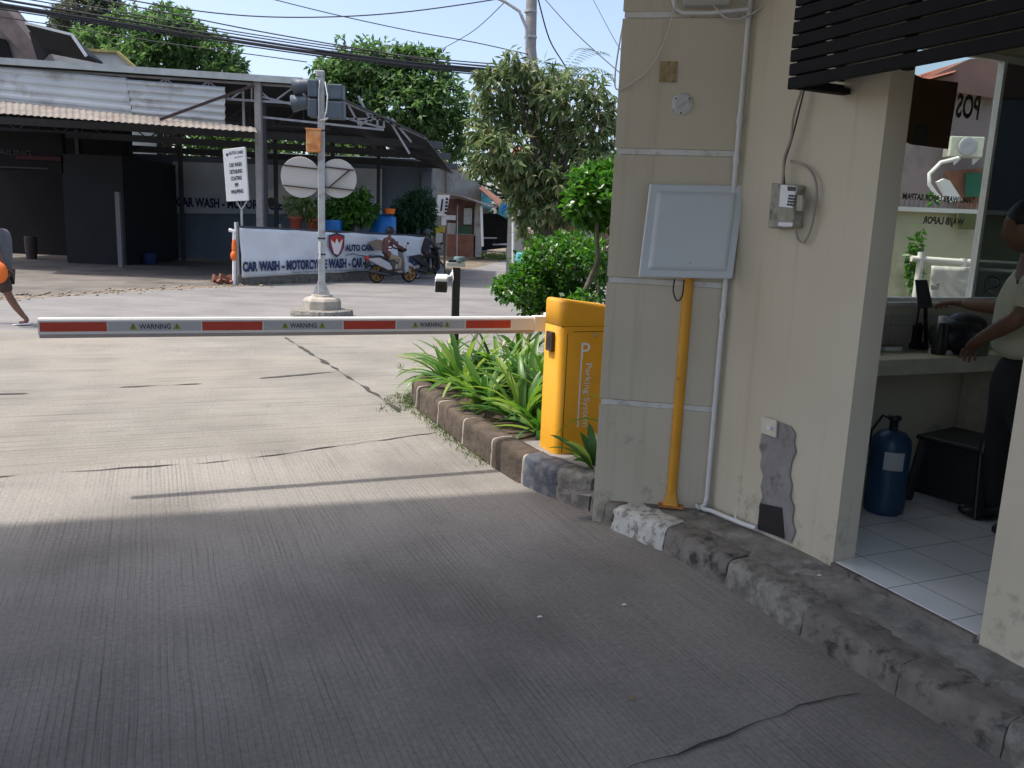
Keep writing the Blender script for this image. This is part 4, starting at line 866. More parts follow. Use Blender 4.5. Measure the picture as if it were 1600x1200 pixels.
def truss(parent, y, x0, z0a, x1, z1a, dep, step, m, w_=.06):
    mb = MB(); n_ = max(1, int(round((x1-x0)/step)))
    f = lambda x: z0a+(z1a-z0a)*(x-x0)/(x1-x0)
    mb.bar((x0, y, f(x0)), (x1, y, f(x1)), w_, w_); mb.bar((x0, y, f(x0)-dep), (x1, y, f(x1)-dep), w_, w_)
    for i in range(n_):
        a = x0+(x1-x0)*i/n_; b = x0+(x1-x0)*(i+1)/n_; c_ = (a+b)/2
        mb.bar((a, y, f(a)-dep), (c_, y, f(c_)), w_*.7, w_*.7); mb.bar((c_, y, f(c_)), (b, y, f(b)-dep), w_*.7, w_*.7); mb.bar((c_, y, f(c_)-dep), (c_, y, f(c_)), w_*.7, w_*.7)
    return mb.build('roof_truss', m, parent)
truss(cwb, YF-.1, xl, zl_-.16, xr+.3, zr-.13, .44, 1.15, m_truss)
for k, y in enumerate((27, 30, 33)): truss(cwb, y, xl, zl_-.3-.12*k, xr, zr-.3-.12*k, .6, 1.6, m_darksteel)
# sloping end frame
mb = MB(); q = lambda x, y: W(x, y, YF-.1)
for a, b in (((478, 133), (665, 216)), ((405, 150), (600, 200)), ((545, 165), (562, 196)), ((562, 196), (590, 178)), ((590, 182), (590, 200)), ((600, 182), (600, 200)), ((545, 186), (600, 186)), ((560, 150), (580, 190)), ((605, 182), (640, 240)), ((612, 185), (643, 222)), ((400, 182), (600, 203))): mb.bar(q(*a), q(*b), .055, .055)
mb.build('end_frame', m_truss, cwb)
for yy in (27, 30, 33.5):
    mb = MB(); mb.bar((xl, yy, zr-.95-.1*(yy-27)/3), (xe+.2, yy, zr-1.25-.1*(yy-27)/3), .18, .22); mb.build('beam', m_darksteel, cwb)
cols = [(403, 128, YF-.15, .17, m_pole, 380), (380, 140, YF+.3, .06, m_steel, 200), (412, 150, YF+.4, .12, m_darksteel, 385), (184, 300, 27, .14, mat('dim_post', (.16, .16, .16), .8), 395), (592, 205, 33, .12, m_darksteel, 300), (197, 205, 31, .3, m_char, 395)]
for i, (px, py, y, wd, m_, pe) in enumerate(cols):
    a = W(px, py, y); zb_ = gz(y) if i != 1 else W(px, 200, y).z; mb = MB(); mb.box((a.x, y, (a.z+zb_)/2), (wd, wd, a.z-zb_)); mb.build('column', m_, cwb)
for i, px in enumerate((120, 280, 430, 520)):
    a = W(px, 205, 33); mb = MB(); mb.box((a.x, 33, 2.0), (.14, .14, 5)); mb.build('column', m_darksteel, cwb)
# zinc panels and awning
qf = lambda x, y, d=YF-.2: W(x, y, d)
mb = MB()
def corr(mb, tl, tr, br, bl, n_, amp, along='v'):
    tl, tr, br, bl = map(Vector, (tl, tr, br, bl)); nr = (tr-tl).cross(bl-tl).normalized(); vv = []
    if nr.y > 0: nr = -nr
    K = n_*4
    for i in range(K+1):
        t = i/K; o_ = nr*amp*(1 if (i % 4) in (1, 2) else 0)
        if along == 'v': vv += [tl.lerp(bl, t)+o_, tr.lerp(br, t)+o_]
        else: vv += [tl.lerp(tr, t)+o_, bl.lerp(br, t)+o_]
    b_ = [v-nr*.012 for v in vv]; m_ = len(vv)
    mb.add(vv+b_, [(2*i, 2*i+1, 2*i+3, 2*i+2) for i in range(K)]+[(m_+2*i, m_+2*i+2, m_+2*i+3, m_+2*i+1) for i in range(K)])
corr(mb, qf(-60, 99), qf(197, 122), qf(207, 180), qf(-60, 152), 4, .03); mb.build('zinc_panel', m_zinc, cwb)
mb = MB(); corr(mb, qf(198, 124), qf(352, 136), qf(352, 194), qf(208, 181), 5, .05); mb.build('zinc_panel', m_zinc, cwb)
mb = MB(); corr(mb, W(-60, 151, YF-.25), W(398, 199, YF-.25), W(402, 207, YF-1.6), W(-60, 173, YF-1.6), 44, .018, 'h'); mb.build('awning', m_awn, cwb)
mb = MB(); mb.bar(W(250, 187, YF-.9), W(398, 133, YF-.35), .07, .07); mb.build('awning_stay', m_brownbox, cwb)
# left enclosed shop, back wall
def pxbox(x0, x1, ytop, y, dep, zb_=None, z1=None):
    a = W(x0, ytop, y); b = W(x1, ytop, y); mb = MB(); z_ = a.z if z1 is None else z1; zb2 = gz(y) if zb_ is None else zb_
    mb.box(((a.x+b.x)/2, y+dep/2, (z_+zb2)/2), (b.x-a.x, dep, z_-zb2)); return mb
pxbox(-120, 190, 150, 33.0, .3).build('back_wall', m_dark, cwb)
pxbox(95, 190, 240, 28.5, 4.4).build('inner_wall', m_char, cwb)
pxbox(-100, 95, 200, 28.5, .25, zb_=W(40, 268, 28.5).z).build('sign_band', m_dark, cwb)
sb = MB(); a = W(-20, 236, 28.45); 
text('& DETAILING', .27, mat('dim_lettering', (.05, .05, .05), .9), cwb, W(-46, 238, 28.45), (1, 0, -.03), (0, 0, 1), fit=2.0)
mb = MB(); mb.box(W(35, 262, 28.44), (1.7, .02, .05)); mb.build('pale_strip', bpy.data.materials['dim_lettering'], cwb)
mb = MB(); mb.box(W(60, 247, 28.44), (1.5, .02, .12)); mb.build('red_strip', mat('dim_red', (.045, .008, .01), .8), cwb)
bw = thing('rear_wall', 'long slate blue rear wall with a stepped cornice behind the car wash', 'wall', W(470, 395, 34.2))
a = W(190, 240, 34.2); b = W(676, 254, 34.2); zt2 = W(600, 252, 34.2).z
mb = MB(); mb.box(((a.x+b.x)/2, 34.35, (zt2-.3)/2-.15), (b.x-a.x, .25, zt2+.3)); mb.build('wall_face', m_blue, bw)
mb = MB(); mb.box(((a.x+b.x)/2, 34.3, zt2+.06), (b.x-a.x+.1, .5, .16)); mb.box(((a.x+b.x)/2, 34.32, zt2-.14), (b.x-a.x+.04, .38, .10)); mb.build('cornice', m_blue, bw, bevel=.02)
mb = MB(); a2 = W(662, 280, 34.1); mb.box((a2.x+.12, 34.15, zt2/2-.5), (.4, .18, zt2+.3)); mb.box((a2.x+.12, 34.12, zt2-1.05), (.55, .25, .12)); mb.build('end_pier', m_blue, bw)
# long banner on the rear wall
rbn = thing('wall_banner', 'large shade-toned car wash banner stretched on the slate rear wall', 'banner', W(430, 290, 34))
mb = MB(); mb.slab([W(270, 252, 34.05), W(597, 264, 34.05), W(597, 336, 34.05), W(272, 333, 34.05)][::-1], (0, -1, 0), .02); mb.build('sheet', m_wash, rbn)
text('CAR WASH - MOTORCYCLE WASH - CAR DETAILING', .50, m_navy, rbn, W(276, 322, 34.0), (1, 0, .005), (0, 0, 1), off=.02, fit=W(590, 322, 34).x-W(276, 322, 34).x)
mb = MB(); mb.slab([W(x, y, 34.0) for x, y in ((412, 318), (412, 300), (425, 296), (434, 286), (452, 284), (466, 296), (478, 302), (478, 318))], (0, -1, 0), .01); mb.build('printed_car', m_white, rbn)
mb = MB()
for x in (424, 465): mb.lathe(W(x, 316, 33.97), [(.19, 0), (.19, .012)], 16, Matrix.Rotation(rad(90), 4, 'X'))
mb.build('printed_wheels', m_black, rbn)
# hanging vertical sign on its own pole
vsn = thing('pole_sign', 'tilted white upright sign listing car wash services on a thin pole', 'sign', W(378, 352, 21.6))
ys_ = 21.6; q4 = [W(350, 234, ys_), W(384.5, 230, ys_), W(390, 313.5, ys_), W(356, 315, ys_)]
mb = MB(); mb.slab(q4[::-1], (0, -1, 0), .10); mb.build('sign_box', m_white, vsn, bevel=.01)
def q4p(u, v, off=.105): return q4[0].lerp(q4[1], u).lerp(q4[3].lerp(q4[2], u), v)+Vector((0, -off, 0))
ux = (q4[1]-q4[0]).normalized(); vx = (q4[0]-q4[3]).normalized()
for k, (tt, f_) in enumerate((('CAR WASH', .34), ('DETAILING', .34), ('COATING', .30), ('PPF', .10), ('WRAPPING', .34))):
    text(tt, .135, m_ink, vsn, q4p(.24+(.34-f_)*.8, .35+.128*k), ux, vx, off=.004, fit=f_*.98*.95+ .0)
mb = MB(); mb.slab([q4p(.14, .085), q4p(.24, .085), q4p(.24, .12), q4p(.19, .145), q4p(.14, .12)], (0, -1, 0), .004); mb.build('shield_mark', m_navy, vsn)
text('AUTO CARE', .10, m_ink, vsn, q4p(.27, .115), ux, vx, off=.003, fit=.36)
mb = MB(); mb.bar(q4p(.5, .178), q4p(.9, .165), .004, .012); mb.build('flourish', m_ink, vsn)
mb = MB(); pb_ = W(378, 352, ys_); mb.tube([(pb_.x, ys_, gz(21.6)), (pb_.x, ys_, W(378, 328, ys_).z)], .03, 8); pt_ = Vector((pb_.x, ys_, W(378, 328, ys_).z)); mb.tube([pt_, W(370, 316, ys_)], .02, 6); mb.tube([pt_, W(386, 314, ys_)], .02, 6); mb.build('pole', m_steel, vsn)
# ---------------- street banner fence ----------------
f0 = roadpt(373, 446)+Vector((0, .1, 0)); f1 = Vector((-3.15, 27.3, 0))
g0 = gz(f0.y); fd = Vector((f1.x-f0.x, f1.y-f0.y, 0)); FL = fd.length; fd.normalize(); fn = Vector((fd.y, -fd.x, 0))
def onF(px, py, off=0.0):
    d = ray(px, py); p0_ = Vector((f0.x, f0.y, 0))+fn*off; t = p0_.dot(fn)/Vector((d.x, d.y, 0)).dot(fn); return CP+d*t
fb = thing('banner_fence', 'low fence covered by a white car wash banner with navy lettering', 'fence', (f0.x, f0.y, g0))
tl = onF(373, 356); bl_ = onF(377, 434); tr = onF(664, 370); br = onF(664, 418)
nu, nv = 70, 14; vv = []
for i in range(nu+1):
    for j in range(nv+1):
        u, v = i/nu, j/nv; p = tl.lerp(tr, u).lerp(bl_.lerp(br, u), v); wv = noise.noise(Vector((u*9+v*2, v*2.2, 1)))*.045+noise.noise(Vector((u*28-v*6, v*4, 4)))*.018
        ez = (noise.noise(Vector((u*10, 9, 0)))*.03 if j in (0, nv) else 0)
        vv.append(p+fn*(.04+wv)+Vector((0, 0, ez)))
mb = MB(); k = nv+1; mb.add(vv, [(i*k+j, i*k+j+1, (i+1)*k+j+1, (i+1)*k+j) for i in range(nu) for j in range(nv)], True)
shn = mb.build('banner_sheet', m_banner, fb); md = shn.modifiers.new('thick', 'SOLIDIFY'); md.thickness = .006
def ftext(t_, x0, y0, x1, y1, hpx, off=.014, m_=m_navy):
    a = onF(x0, y0, .105); b = onF(x1, y1, .105); dd = (b-a); y_ = a.y
    return text(t_, hpx*y_/F/.70, m_, fb, a, dd, (0, 0, 1), off=off, fit=dd.length)
def by(x): return 423.8-(x-379)*.037
for w_, x0, x1 in (('CAR', 379.5, 403), ('WASH', 406, 438), ('-', 441, 445), ('MOTORCYCLE', 448, 511), ('WASH', 514, 542), ('-', 545, 547.5), ('CAR', 550, 567), ('DETAILING', 570, 616), ('-', 619, 621.5), ('POLISHING', 625, 661)):
    ftext(w_, x0, by(x0), x1, by(x1), 13.6, .018)
ftext('AUTO CARE', 540, 392, 585, 391, 9, .012)
ftext('Repair Engine Service, Tune Up, Spooring, Nano Coating', 457, 426.5, 578, 421, 2.6, 0)
e0_ = onF(526, 368, .11); eu = fd; ez = Vector((0, 0, 1)); es = 24.2/F
def shield(mb, s_, off): 
    pts = [(-12, 0), (0, 4), (12, 0), (11, -18), (6, -28), (0, -33), (-6, -28), (-11, -18)]
    return mb.slab([e0_+fn*off+eu*((x+0)*s_*es*1.45)+ez*((y+15)*s_*es-15*es) for x, y in pts], fn, .003)
shield(MB(), 1.0, .0).build('shield_border', m_navy, fb); shield(MB(), .86, .004).build('shield', m_redink, fb)
mb = MB(); mb.slab([e0_+fn*.009+eu*x*es*1.45+ez*y*es for x, y in ((-9, -6), (-3, -12), (0, -4), (3, -12), (9, -5), (6, -20), (2, -29), (-4, -27), (-7, -16))], fn, .002); mb.build('emblem_mark', m_white, fb)
mb = MB(); mb.tube([onF(540, 399, .11), onF(551, 396.5, .11), onF(562, 399, .11), onF(574, 401, .11), onF(586, 396, .11)], [.008, .014, .012, .02, .004], 5); mb.build('flourish', m_bcab, fb)
for k in range(6):
    q = Vector((f0.x, f0.y, 0))+fd*(FL*k/5)-fn*.09; mb = MB(); mb.box((q.x, q.y, gz(q.y)+.78), (.07, .07, 1.56), math.atan2(fd.y, fd.x)); mb.build('post', m_darksteel if k else m_steel, fb)
mb = MB(); mb.bar(tl+Vector((0, 0, .03)), tr+Vector((0, 0, .03)), .05, .05); mb.build('top_rail', m_darksteel, fb)
mb = MB(); mb.slab([Vector((f0.x, f0.y, gz(f0.y)-.02)), Vector((f1.x, f1.y, gz(f1.y)-.02)), Vector((f1.x, f1.y, gz(f1.y)+.32)), Vector((f0.x, f0.y, g0+.24))], -fn, .12); mb.build('base_wall', m_kgrey, fb)
pp = thing('standpipe', 'short white pipe with elbow beside the left end of the banner', 'pipe', onF(368, 445)+Vector((0, 0, 0)))
mb = MB(); y_ = 21.0; mb.tube([W(366, 445, y_), W(366, 366, y_), W(365, 361, y_), W(358, 359.5, y_)], .045, 10); mb.build('pipe_run', m_white, pp)
mb = MB(); mb.ell(W(366, 388, y_-.02), (.06, .05, .26)); mb.ell(W(365, 400, y_-.05), (.08, .06, .12)); mb.build('orange_rag', m_bag, pp)
random.seed(9); br_ = MB()
for i in range(26):
    q = W(352+random.gauss(0, 9), 445, 21.0+random.uniform(0, .8)); q.z = gz(21)+abs(random.gauss(0, .14)); br_.box(q, (.2, .1, .07), m=Matrix.Rotation(random.random()*3, 4, rv()))
tag(br_.build('brick_rubble', m_brick), kind='stuff')
# things behind the banner fence
def yplant(name, label, cat, px, py, y, r, r2, n, L, Wd, lm, seed, group=None, pot=None, trunk_m=m_bark, extra=(), jit=.9, whorl=1, droop=.1):
    random.seed(seed); cl = ppx([(px, py, r, r2, 0)]+[e+(0,) for e in extra], y); b = Vector((cl[0][0].x, y, gz(y)))
    root = thing(name, label, cat, b, 0, group); crown(cl, n, L, Wd, droop, whorl, .4, jit=jit).build('foliage', lm, root)
    t_ = MB(); limbs(t_, (b.x, y, b.z), [c for c, _ in cl], .045); t_.build('trunk', trunk_m, root)
    if pot: 
        z_ = W(px, pot, y).z; mb = MB(); mb.lathe((b.x, y, b.z), [(.14, 0), (.16, z_-b.z-.1), (.2, z_-b.z-.1), (.2, z_-b.z), (.17, z_-b.z)], 18); mb.build('pot', m_pot, root)
    return root
yplant('potted_tree', 'bushy light green tree drooping over the banner right of the signal pole', 'tree', 548, 325, 25.8, 32, 26, 1700, .24, .09, m_bright, 71, extra=((530, 345, 24, 16), (572, 330, 16, 18), (560, 310, 18, 14), (515, 330, 18, 20)), whorl=3, droop=.5)
yplant('potted_plant', 'spiky green plant in a red pot left of the signal pole', 'potted plant', 462, 322, 24.4, 16, 16, 420, .22, .05, m_mango, 72, pot=337, extra=((480, 318, 14, 14),))
yplant('potted_plant', 'leafy plant in a red pot touching the left side of the signal pole', 'potted plant', 488, 330, 24.6, 14, 22, 420, .2, .07, m_bush, 73, pot=340, extra=((476, 325, 10, 12),))
yplant('clipped_tree', 'dark green dome-topped small tree between the two scooters', 'tree', 640, 335, 28.6, 29, 26, 3800, .20, .07, m_clip, 74, extra=((655, 315, 22, 18), (625, 355, 18, 16), (660, 350, 20, 26), (642, 385, 14, 14), (670, 330, 12, 20)), droop=.3)
mb = MB(); c_ = W(598, 358, 26.6); mb.lathe((c_.x, c_.y, W(598, 362, 26.6).z-.5), [(.40, 0), (.42, .1), (.42, .95), (.34, 1.0), (.12, 1.03)], 24)
tk = mb.build('water_tank', m_blueplast, loc=(c_.x, c_.y, 0)); tag(tk, 'bright blue plastic tank showing above the banner near the scooters', 'tank')
mb = MB(); mb.tube([W(609, 326, 26.2), W(609, 334, 26.2)], [.18, .14], 14); tag(mb.build('basket', m_bag, loc=W(609, 334, 26.2)), 'orange bucket perched beside the blue tank and dark tree', 'bucket')
mb = MB(); c_ = W(520, 353, 25.2); mb.box(c_, (.5, .4, .35)); tag(mb.build('storage_box', m_blueplast, loc=c_, bevel=.03), 'dark blue plastic crate under the drooping tree by the signal pole', 'crate')
mb = MB(); q = [(575, 379), (588, 374), (600, 376), (606, 384), (596, 391), (582, 388)]; mb.slab([onF(x, y, .12) for x, y in q], fn, .02); tag(mb.build('hanging_cloth', m_tan, loc=onF(590, 382, .1)), 'small brown cloth hung over the banner top beside the first rider', 'cloth')
# gear inside the hall
random.seed(12)
for i, (px, py, y, w_, h_, m_, nm, lb, ct_) in enumerate(((205, 384, 29.5, .35, .5, m_darksteel, 'bucket', 'grey bucket standing by the inner wall of the car wash', 'bucket'), (232, 378, 29.8, .5, .4, m_navy, 'tub', 'dim blue tub in the shade of the car wash hall', 'tub'), (48, 380, 30, .4, .8, m_short, 'sack', 'dim upright sack just inside the dark shop opening', 'sack'), (215, 360, 30.2, .25, 1.3, m_steel, 'pressure_hose_stand', 'thin stand with hose beside the grey bucket', 'stand'))):
    c_ = W(px, py, y); mb = MB(); mb.lathe((c_.x, y, gz(y)), [(w_*.42, 0), (w_*.5, h_*.5), (w_*.52, h_*.93), (w_*.46, h_), (w_*.3, h_*.97)] if i != 3 else [(.16, 0), (.05, .06), (.03, .1), (.03, 1.2), (.09, 1.22), (.09, 1.35)], 14)
    tag(mb.build(nm, m_, loc=(c_.x, y, gz(y))), lb, ct_)
# ---------------- houses far left ----------------
hs = thing('left_house', 'old house at the far upper left with brown gable edge and awning', 'house', W(10, 330, 38))
yh = 38
mb = MB(); mb.slab([W(x, y, yh) for x, y in ((-170, -50), (-8, 34), (55, 98), (55, 300), (-170, 300))], (0, 1, 0), 1.0); mb.build('wall', mat('old_house_wall', (.25, .22, .20), .9, .2, .6, .2), hs)
mb = MB(); mb.slab([W(-160, -60, yh-.5), W(0, 2, yh-.5), W(48, 62, yh-.5), W(70, 100, yh-.5), W(52, 100, yh-.5), W(-6, 40, yh-.5), W(-160, -30, yh-.5)], (0, 1, 0), 1.2); mb.build('roof', mat('brown_roof_edge', (.16, .13, .12), .85, .3, 1.5, .3), hs)
mb = MB(); mb.slab([W(x, y, yh-.1) for x, y in ((-20, 55), (10, 62), (20, 92), (-20, 92))], (0, -1, 0), .05); mb.build('window', m_dark, hs)
ah = thing('side_awning', 'dark hipped awning roof with a pale edge beside the old house', 'roof', W(90, 80, 36))
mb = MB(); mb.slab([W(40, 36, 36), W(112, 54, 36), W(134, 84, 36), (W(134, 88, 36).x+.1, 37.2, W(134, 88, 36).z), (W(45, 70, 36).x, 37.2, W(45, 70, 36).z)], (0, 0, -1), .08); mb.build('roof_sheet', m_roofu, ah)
mb = MB(); mb.bar(W(40, 36, 35.95), W(112, 54, 35.95), .08, .10); mb.bar(W(112, 54, 35.95), W(135, 88, 35.95), .08, .10); mb.build('edge_trim', m_pipe, ah)
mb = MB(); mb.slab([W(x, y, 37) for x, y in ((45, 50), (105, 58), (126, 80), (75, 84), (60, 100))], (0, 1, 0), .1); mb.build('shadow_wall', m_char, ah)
wh = thing('white_annex', 'small whitewashed building with a brown roof line left of the broad tree', 'building', W(140, 330, 41))
a = W(70, 82, 41); b = W(196, 82, 41); mb = MB(); mb.slab([W(70, 84, 41), W(135, 79, 41), W(180, 82, 41), W(208, 104, 41), W(208, 300, 41), W(70, 300, 41)], (0, 1, 0), 4); mb.build('wall', mat('whitewash', (.55, .54, .50), .9, .15, .8, .2), wh)
mb = MB(); mb.bar(W(135, 78, 40.9), W(183, 81, 40.9), .2, .12); mb.bar(W(183, 81, 40.9), W(210, 105, 40.9), .2, .12); mb.build('roof_edge', m_moss, wh)
# ---------------- lane: old wall, shack, sheds ----------------
ow = thing('old_wall', 'tall bare concrete gable wall with mossy sloping coping beyond the car wash', 'wall', W(700, 345, 37))
q3 = [W(643, 222, 47), W(676, 240, 48), W(722, 268, 49.4), W(764, 300, 50.6), W(764, 345, 50.6), W(643, 360, 47)]
nw = (q3[3]-q3[0]).cross(Vector((0, 0, 1))).normalized(); nw = -nw if nw.y < 0 else nw
bt_ = [q3[0], q3[1], q3[2], q3[3], Vector((q3[3].x, q3[3].y, -.4)), Vector((q3[0].x, q3[0].y, -.4))]
mb = MB(); mb.slab(bt_, nw, .25); mb.build('wall_face', m_oldwall, ow)
mb = MB(); mb.bar(q3[0]+nw*.1, q3[1]+nw*.1, .36, .16); mb.bar(q3[1]+nw*.1, q3[2]+nw*.1, .36, .12); mb.build('coping', m_moss, ow)
mb = MB(); mb.bar(W(700, 254, 48.5), W(700, 330, 48.5), .14, .14); mb.build('pilaster', m_oldwall, ow)
sk_ = thing('roadside_shack', 'patched brick and board roadside shack with a rusty lean-to roof', 'shack', W(725, 400, 44))
mb = MB(); mb.slab([W(678, 302, 42.2), W(720, 307, 42.2), W(765, 324, 42.2), (W(765, 322, 42.2).x+.3, 46, W(765, 322, 42.2).z), (W(690, 300, 42.2).x, 46, W(690, 304, 42.2).z)], (0, 0, 1), .06); mb.build('roof', m_awn, sk_)
gb = -.3
def skb(x0, x1, y0, y1, dep, m_, nm, y=44.0):
    a = W(x0, y0, y); b = W(x1, y1, y); mb = MB(); mb.box(((a.x+b.x)/2, y+dep/2, (a.z+b.z)/2), (b.x-a.x, dep, a.z-b.z)); return mb.build(nm, m_, sk_)
skb(699, 742, 366, 403, .3, m_brick, 'brick_base'); skb(699, 742, 310, 366, .12, mat('shack_board', (.13, .07, .065), .9, .3, 3), 'board_wall', 44.1)
skb(742, 752, 322, 402, .2, m_oldwall, 'mud_wall'); skb(725, 737, 325, 351, .06, m_steel, 'window_grille', 43.95); skb(699, 712, 348, 366, .05, m_oldwall, 'board_patch', 43.98); skb(715, 737, 352, 366, .05, m_clip, 'plant_sill', 43.9); skb(697, 712, 336, 344, .05, m_pipe, 'shelf', 43.9)
mb = MB(); mb.tube([W(714, 400, 43.8), W(715, 320, 43.8)], .03, 6); mb.build('post', m_steel, sk_)
mb = MB(); mb.tube([W(754, 385, 42.5), W(752, 322, 42.5)], .07, 6); mb.build('post', m_pipe, sk_)
hb = thing('hanging_banner', 'tilted white shop banner with small black text beside the dark tree', 'banner', W(688, 320, 36))
mb = MB(); mb.slab([W(x, y, 36) for x, y in ((684, 304), (703, 305), (697, 338), (680, 336))][::-1], (0, -1, 0), .03); mb.build('sheet', m_white, hb)
for k in range(5):
    mb = MB(); mb.slab([W(x, y, 35.94) for x, y in ((697-k*.5, 309+k*5.4), (701-k*.5, 309.4+k*5.4), (700-k*.5, 313+k*5.4), (696-k*.5, 312.6+k*5.4))], (0, -1, 0), .01); mb.build('lettering', m_ink, hb)
mb = MB(); mb.slab([W(x, y, 35.94) for x, y in ((690, 311), (693, 311), (690.5, 330), (687.5, 330))], (0, -1, 0), .01); mb.build('lettering', m_navy, hb)
mb = MB(); mb.slab([W(x, y, 36.05) for x, y in ((690, 338), (697, 338), (697, 352), (690, 352))], (0, -1, 0), .03); mb.build('lower_flap', m_white, hb)
yb = thing('notice_board', 'wooden notice board with a yellow fringed cloth and pale poster', 'notice board', W(687, 400, 35))
mb = MB(); mb.slab([W(x, y, 35) for x, y in ((677, 354), (697, 354), (697, 382), (677, 382))], (0, -1, 0), .05); mb.build('board', m_wood, yb)
mb = MB(); mb.slab([W(x, y, 34.9) for x, y in ((678, 354), (696, 354), (695, 364), (690, 362), (685, 365), (679, 364))], (0, -1, 0), .02); mb.build('yellow_fringe', m_yellowcl, yb)
mb = MB(); mb.slab([W(x, y, 34.88) for x, y in ((681, 365), (692, 364), (691, 380), (681, 380))], (0, -1, 0), .02); mb.build('poster', m_pipe, yb)
for x in (679, 695): mb = MB(); mb.tube([W(x, 382, 35), (W(x, 382, 35).x, 35, -.3)], .05, 6); mb.build('leg', m_wood, yb)
# tarp stall
ts = thing('tarp_stall', 'open dark stall under a teal and white sagging tarp down the lane', 'stall', W(790, 390, 50))
mb = MB(); mb.slab([W(748, 295, 47), W(775, 318, 47), W(796, 344, 46.5), (W(796, 330, 47).x, 52, W(796, 320, 47).z), (W(748, 285, 47).x, 52, W(748, 285, 47).z)], (0, 0, 1), .04); mb.build('roof', m_brick, ts)
mb = MB(); mb.slab([W(x, y, 46.4) for x, y in ((752, 300), (768, 312), (768, 330), (752, 322))], (0, -1, 0), .03); mb.build('teal_panel', m_teal, ts)
mb = MB(); mb.slab([W(x, y, 46.3) for x, y in ((784, 312), (797, 323), (791, 341), (777, 334))], (0, -1, 0), .03); mb.build('teal_panel', m_teal, ts)
mb = MB(); mb.slab([W(x, y, 46.25) for x, y in ((786, 318), (791, 322), (788, 334), (783, 331))], (0, -1, 0), .03); mb.build('blue_panel', m_blueplast, ts)
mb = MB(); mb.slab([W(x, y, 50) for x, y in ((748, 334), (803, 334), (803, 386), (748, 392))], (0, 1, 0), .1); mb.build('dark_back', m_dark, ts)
mb = MB(); mb.tube([W(803, 393, 46), W(803, 322, 46)], .06, 6); mb.build('post', m_pipe, ts)
for x0, x1, y_ in ((754, 776, 372), (770, 800, 382)): mb = MB(); mb.bar(W(x0, y_, 46.5), W(x1, y_, 46.5), .5, .07); mb.build('bench', m_steel, ts)
rs = thing('rusty_sheds', 'row of rusty low sheds and boards beyond the round bush', 'shed', W(890, 400, 30))
for x0, x1, y0, m_, nm in ((828, 852, 366, m_yellowcl, 'yellow_board'), (850, 880, 348, m_wood, 'board_wall'), (880, 903, 346, m_brick, 'red_board'), (903, 930, 350, m_oldwall, 'plaster_wall'), (845, 905, 332, m_wood, 'upper_boards'), (930, 1000, 330, m_wood, 'board_wall')):
    y_ = 29.5 if nm != 'upper_boards' else 30.2; a = W(x0, y0, y_); b = W(x1, 400, y_); mb = MB(); mb.box(((a.x+b.x)/2, y_+.1, (a.z-.3)/2), (b.x-a.x, .15, a.z+.3)); mb.build(nm, m_, rs)
mb = MB(); mb.slab([W(840, 332, 29), W(935, 338, 29), (W(935, 325, 29).x, 32.5, W(935, 318, 29).z), (W(840, 315, 29).x, 32.5, W(840, 315, 29).z)], (0, 0, 1), .06); mb.build('roof', m_awn, rs)
rf = thing('far_roof', 'small red tiled roof glimpsed through the middle of the leafy tree', 'roof', W(815, 240, 30))
mb = MB(); mb.slab([W(795, 250, 29), W(826, 250, 29), (W(822, 236, 29).x, 32, W(822, 222, 29).z), (W(800, 236, 29).x, 32, W(800, 222, 29).z)], (0, 0, 1), .08); mb.build('tiles', m_roofred, rf)
mb = MB(); a = W(797, 252, 29.4); b = W(825, 252, 29.4); mb.box(((a.x+b.x)/2, 30.6, a.z/2-.15), (b.x-a.x, 2.2, a.z+.3)); mb.build('wall', m_oldwall, rf)
mb = MB(); c_ = W(818, 378, 28); mb.lathe((c_.x, 28, -.3), [(.25, 0), (.27, .5), (.25, .95), (.2, 1.0)], 16); tag(mb.build('drum', m_teal, loc=(c_.x, 28, -.3)), 'teal drum standing behind the left edge of the round bush', 'drum')
bp = thing('bamboo_pole', 'thin pale pole with peeling bands standing by the lane left of the bush', 'pole', W(803, 420, 22))
mb = MB(); mb.tube([(W(803, 420, 22).x, 22, -.2), W(802, 318, 22)], .035, 8); mb.build('pole_shaft', m_pipe, bp)
# ---------------- electric pole, lamp arm and overhead cables ----------------
ep = thing('electric_pole', 'tall round concrete electric pole rising out of the leafy tree', 'pole', W(838, 400, 19.5))
xb = W(829, 75, 19.5); mb = MB(); mb.tube([(W(860, 400, 19.5).x, 19.5, -.15), W(840, 215, 19.5), xb, (xb.x-.08, 19.5, 9)], [.16, .145, .125, .11], 18); mb.build('pole_shaft', m_pole, ep)
for y_ in (60, 100, 20): 
    q = W(829, y_, 19.5); mb = MB(); mb.tube([q, q+Vector((0, 0, .05))], .14, 16); mb.build('pole_band', m_steel, ep)
mb = MB(); mb.tube([W(823, 75, 19.3), W(823, 45, 19.3), W(812, 18, 19.3), W(790, 3, 19.3), W(765, -8, 19.3)], .035, 8); mb.build('lamp_arm', m_steel, ep)
def wire(pts, y, r, lab, grp='overhead cables across the street', m_=m_bcab):
    ys2 = y if isinstance(y, (list, tuple)) else [y]*len(pts)
    return cable([W(px, py, yy) for (px, py), yy in zip(pts, ys2)], r, m_, lab, grp, 'overhead_cable', 5)
def wy(n_): return [18.5+1.0*i/(n_-1) for i in range(n_)]
wire([(180, -4), (300, 16), (410, 26), (530, 26), (640, 18), (768, 0), (820, -12)], wy(7), .014, 'twisted single cable sagging lowest between the two thick bundles and the lamp arm')
wire([(415, -4), (520, 22), (640, 48), (740, 66), (830, 86)], 19.4, .011, 'thin cable slanting from the top centre down into the leafy tree')
wire([(790, 2), (740, 48), (688, 78)], [19.3, 23, 27], .010, 'thin cable running down left from the lamp arm')
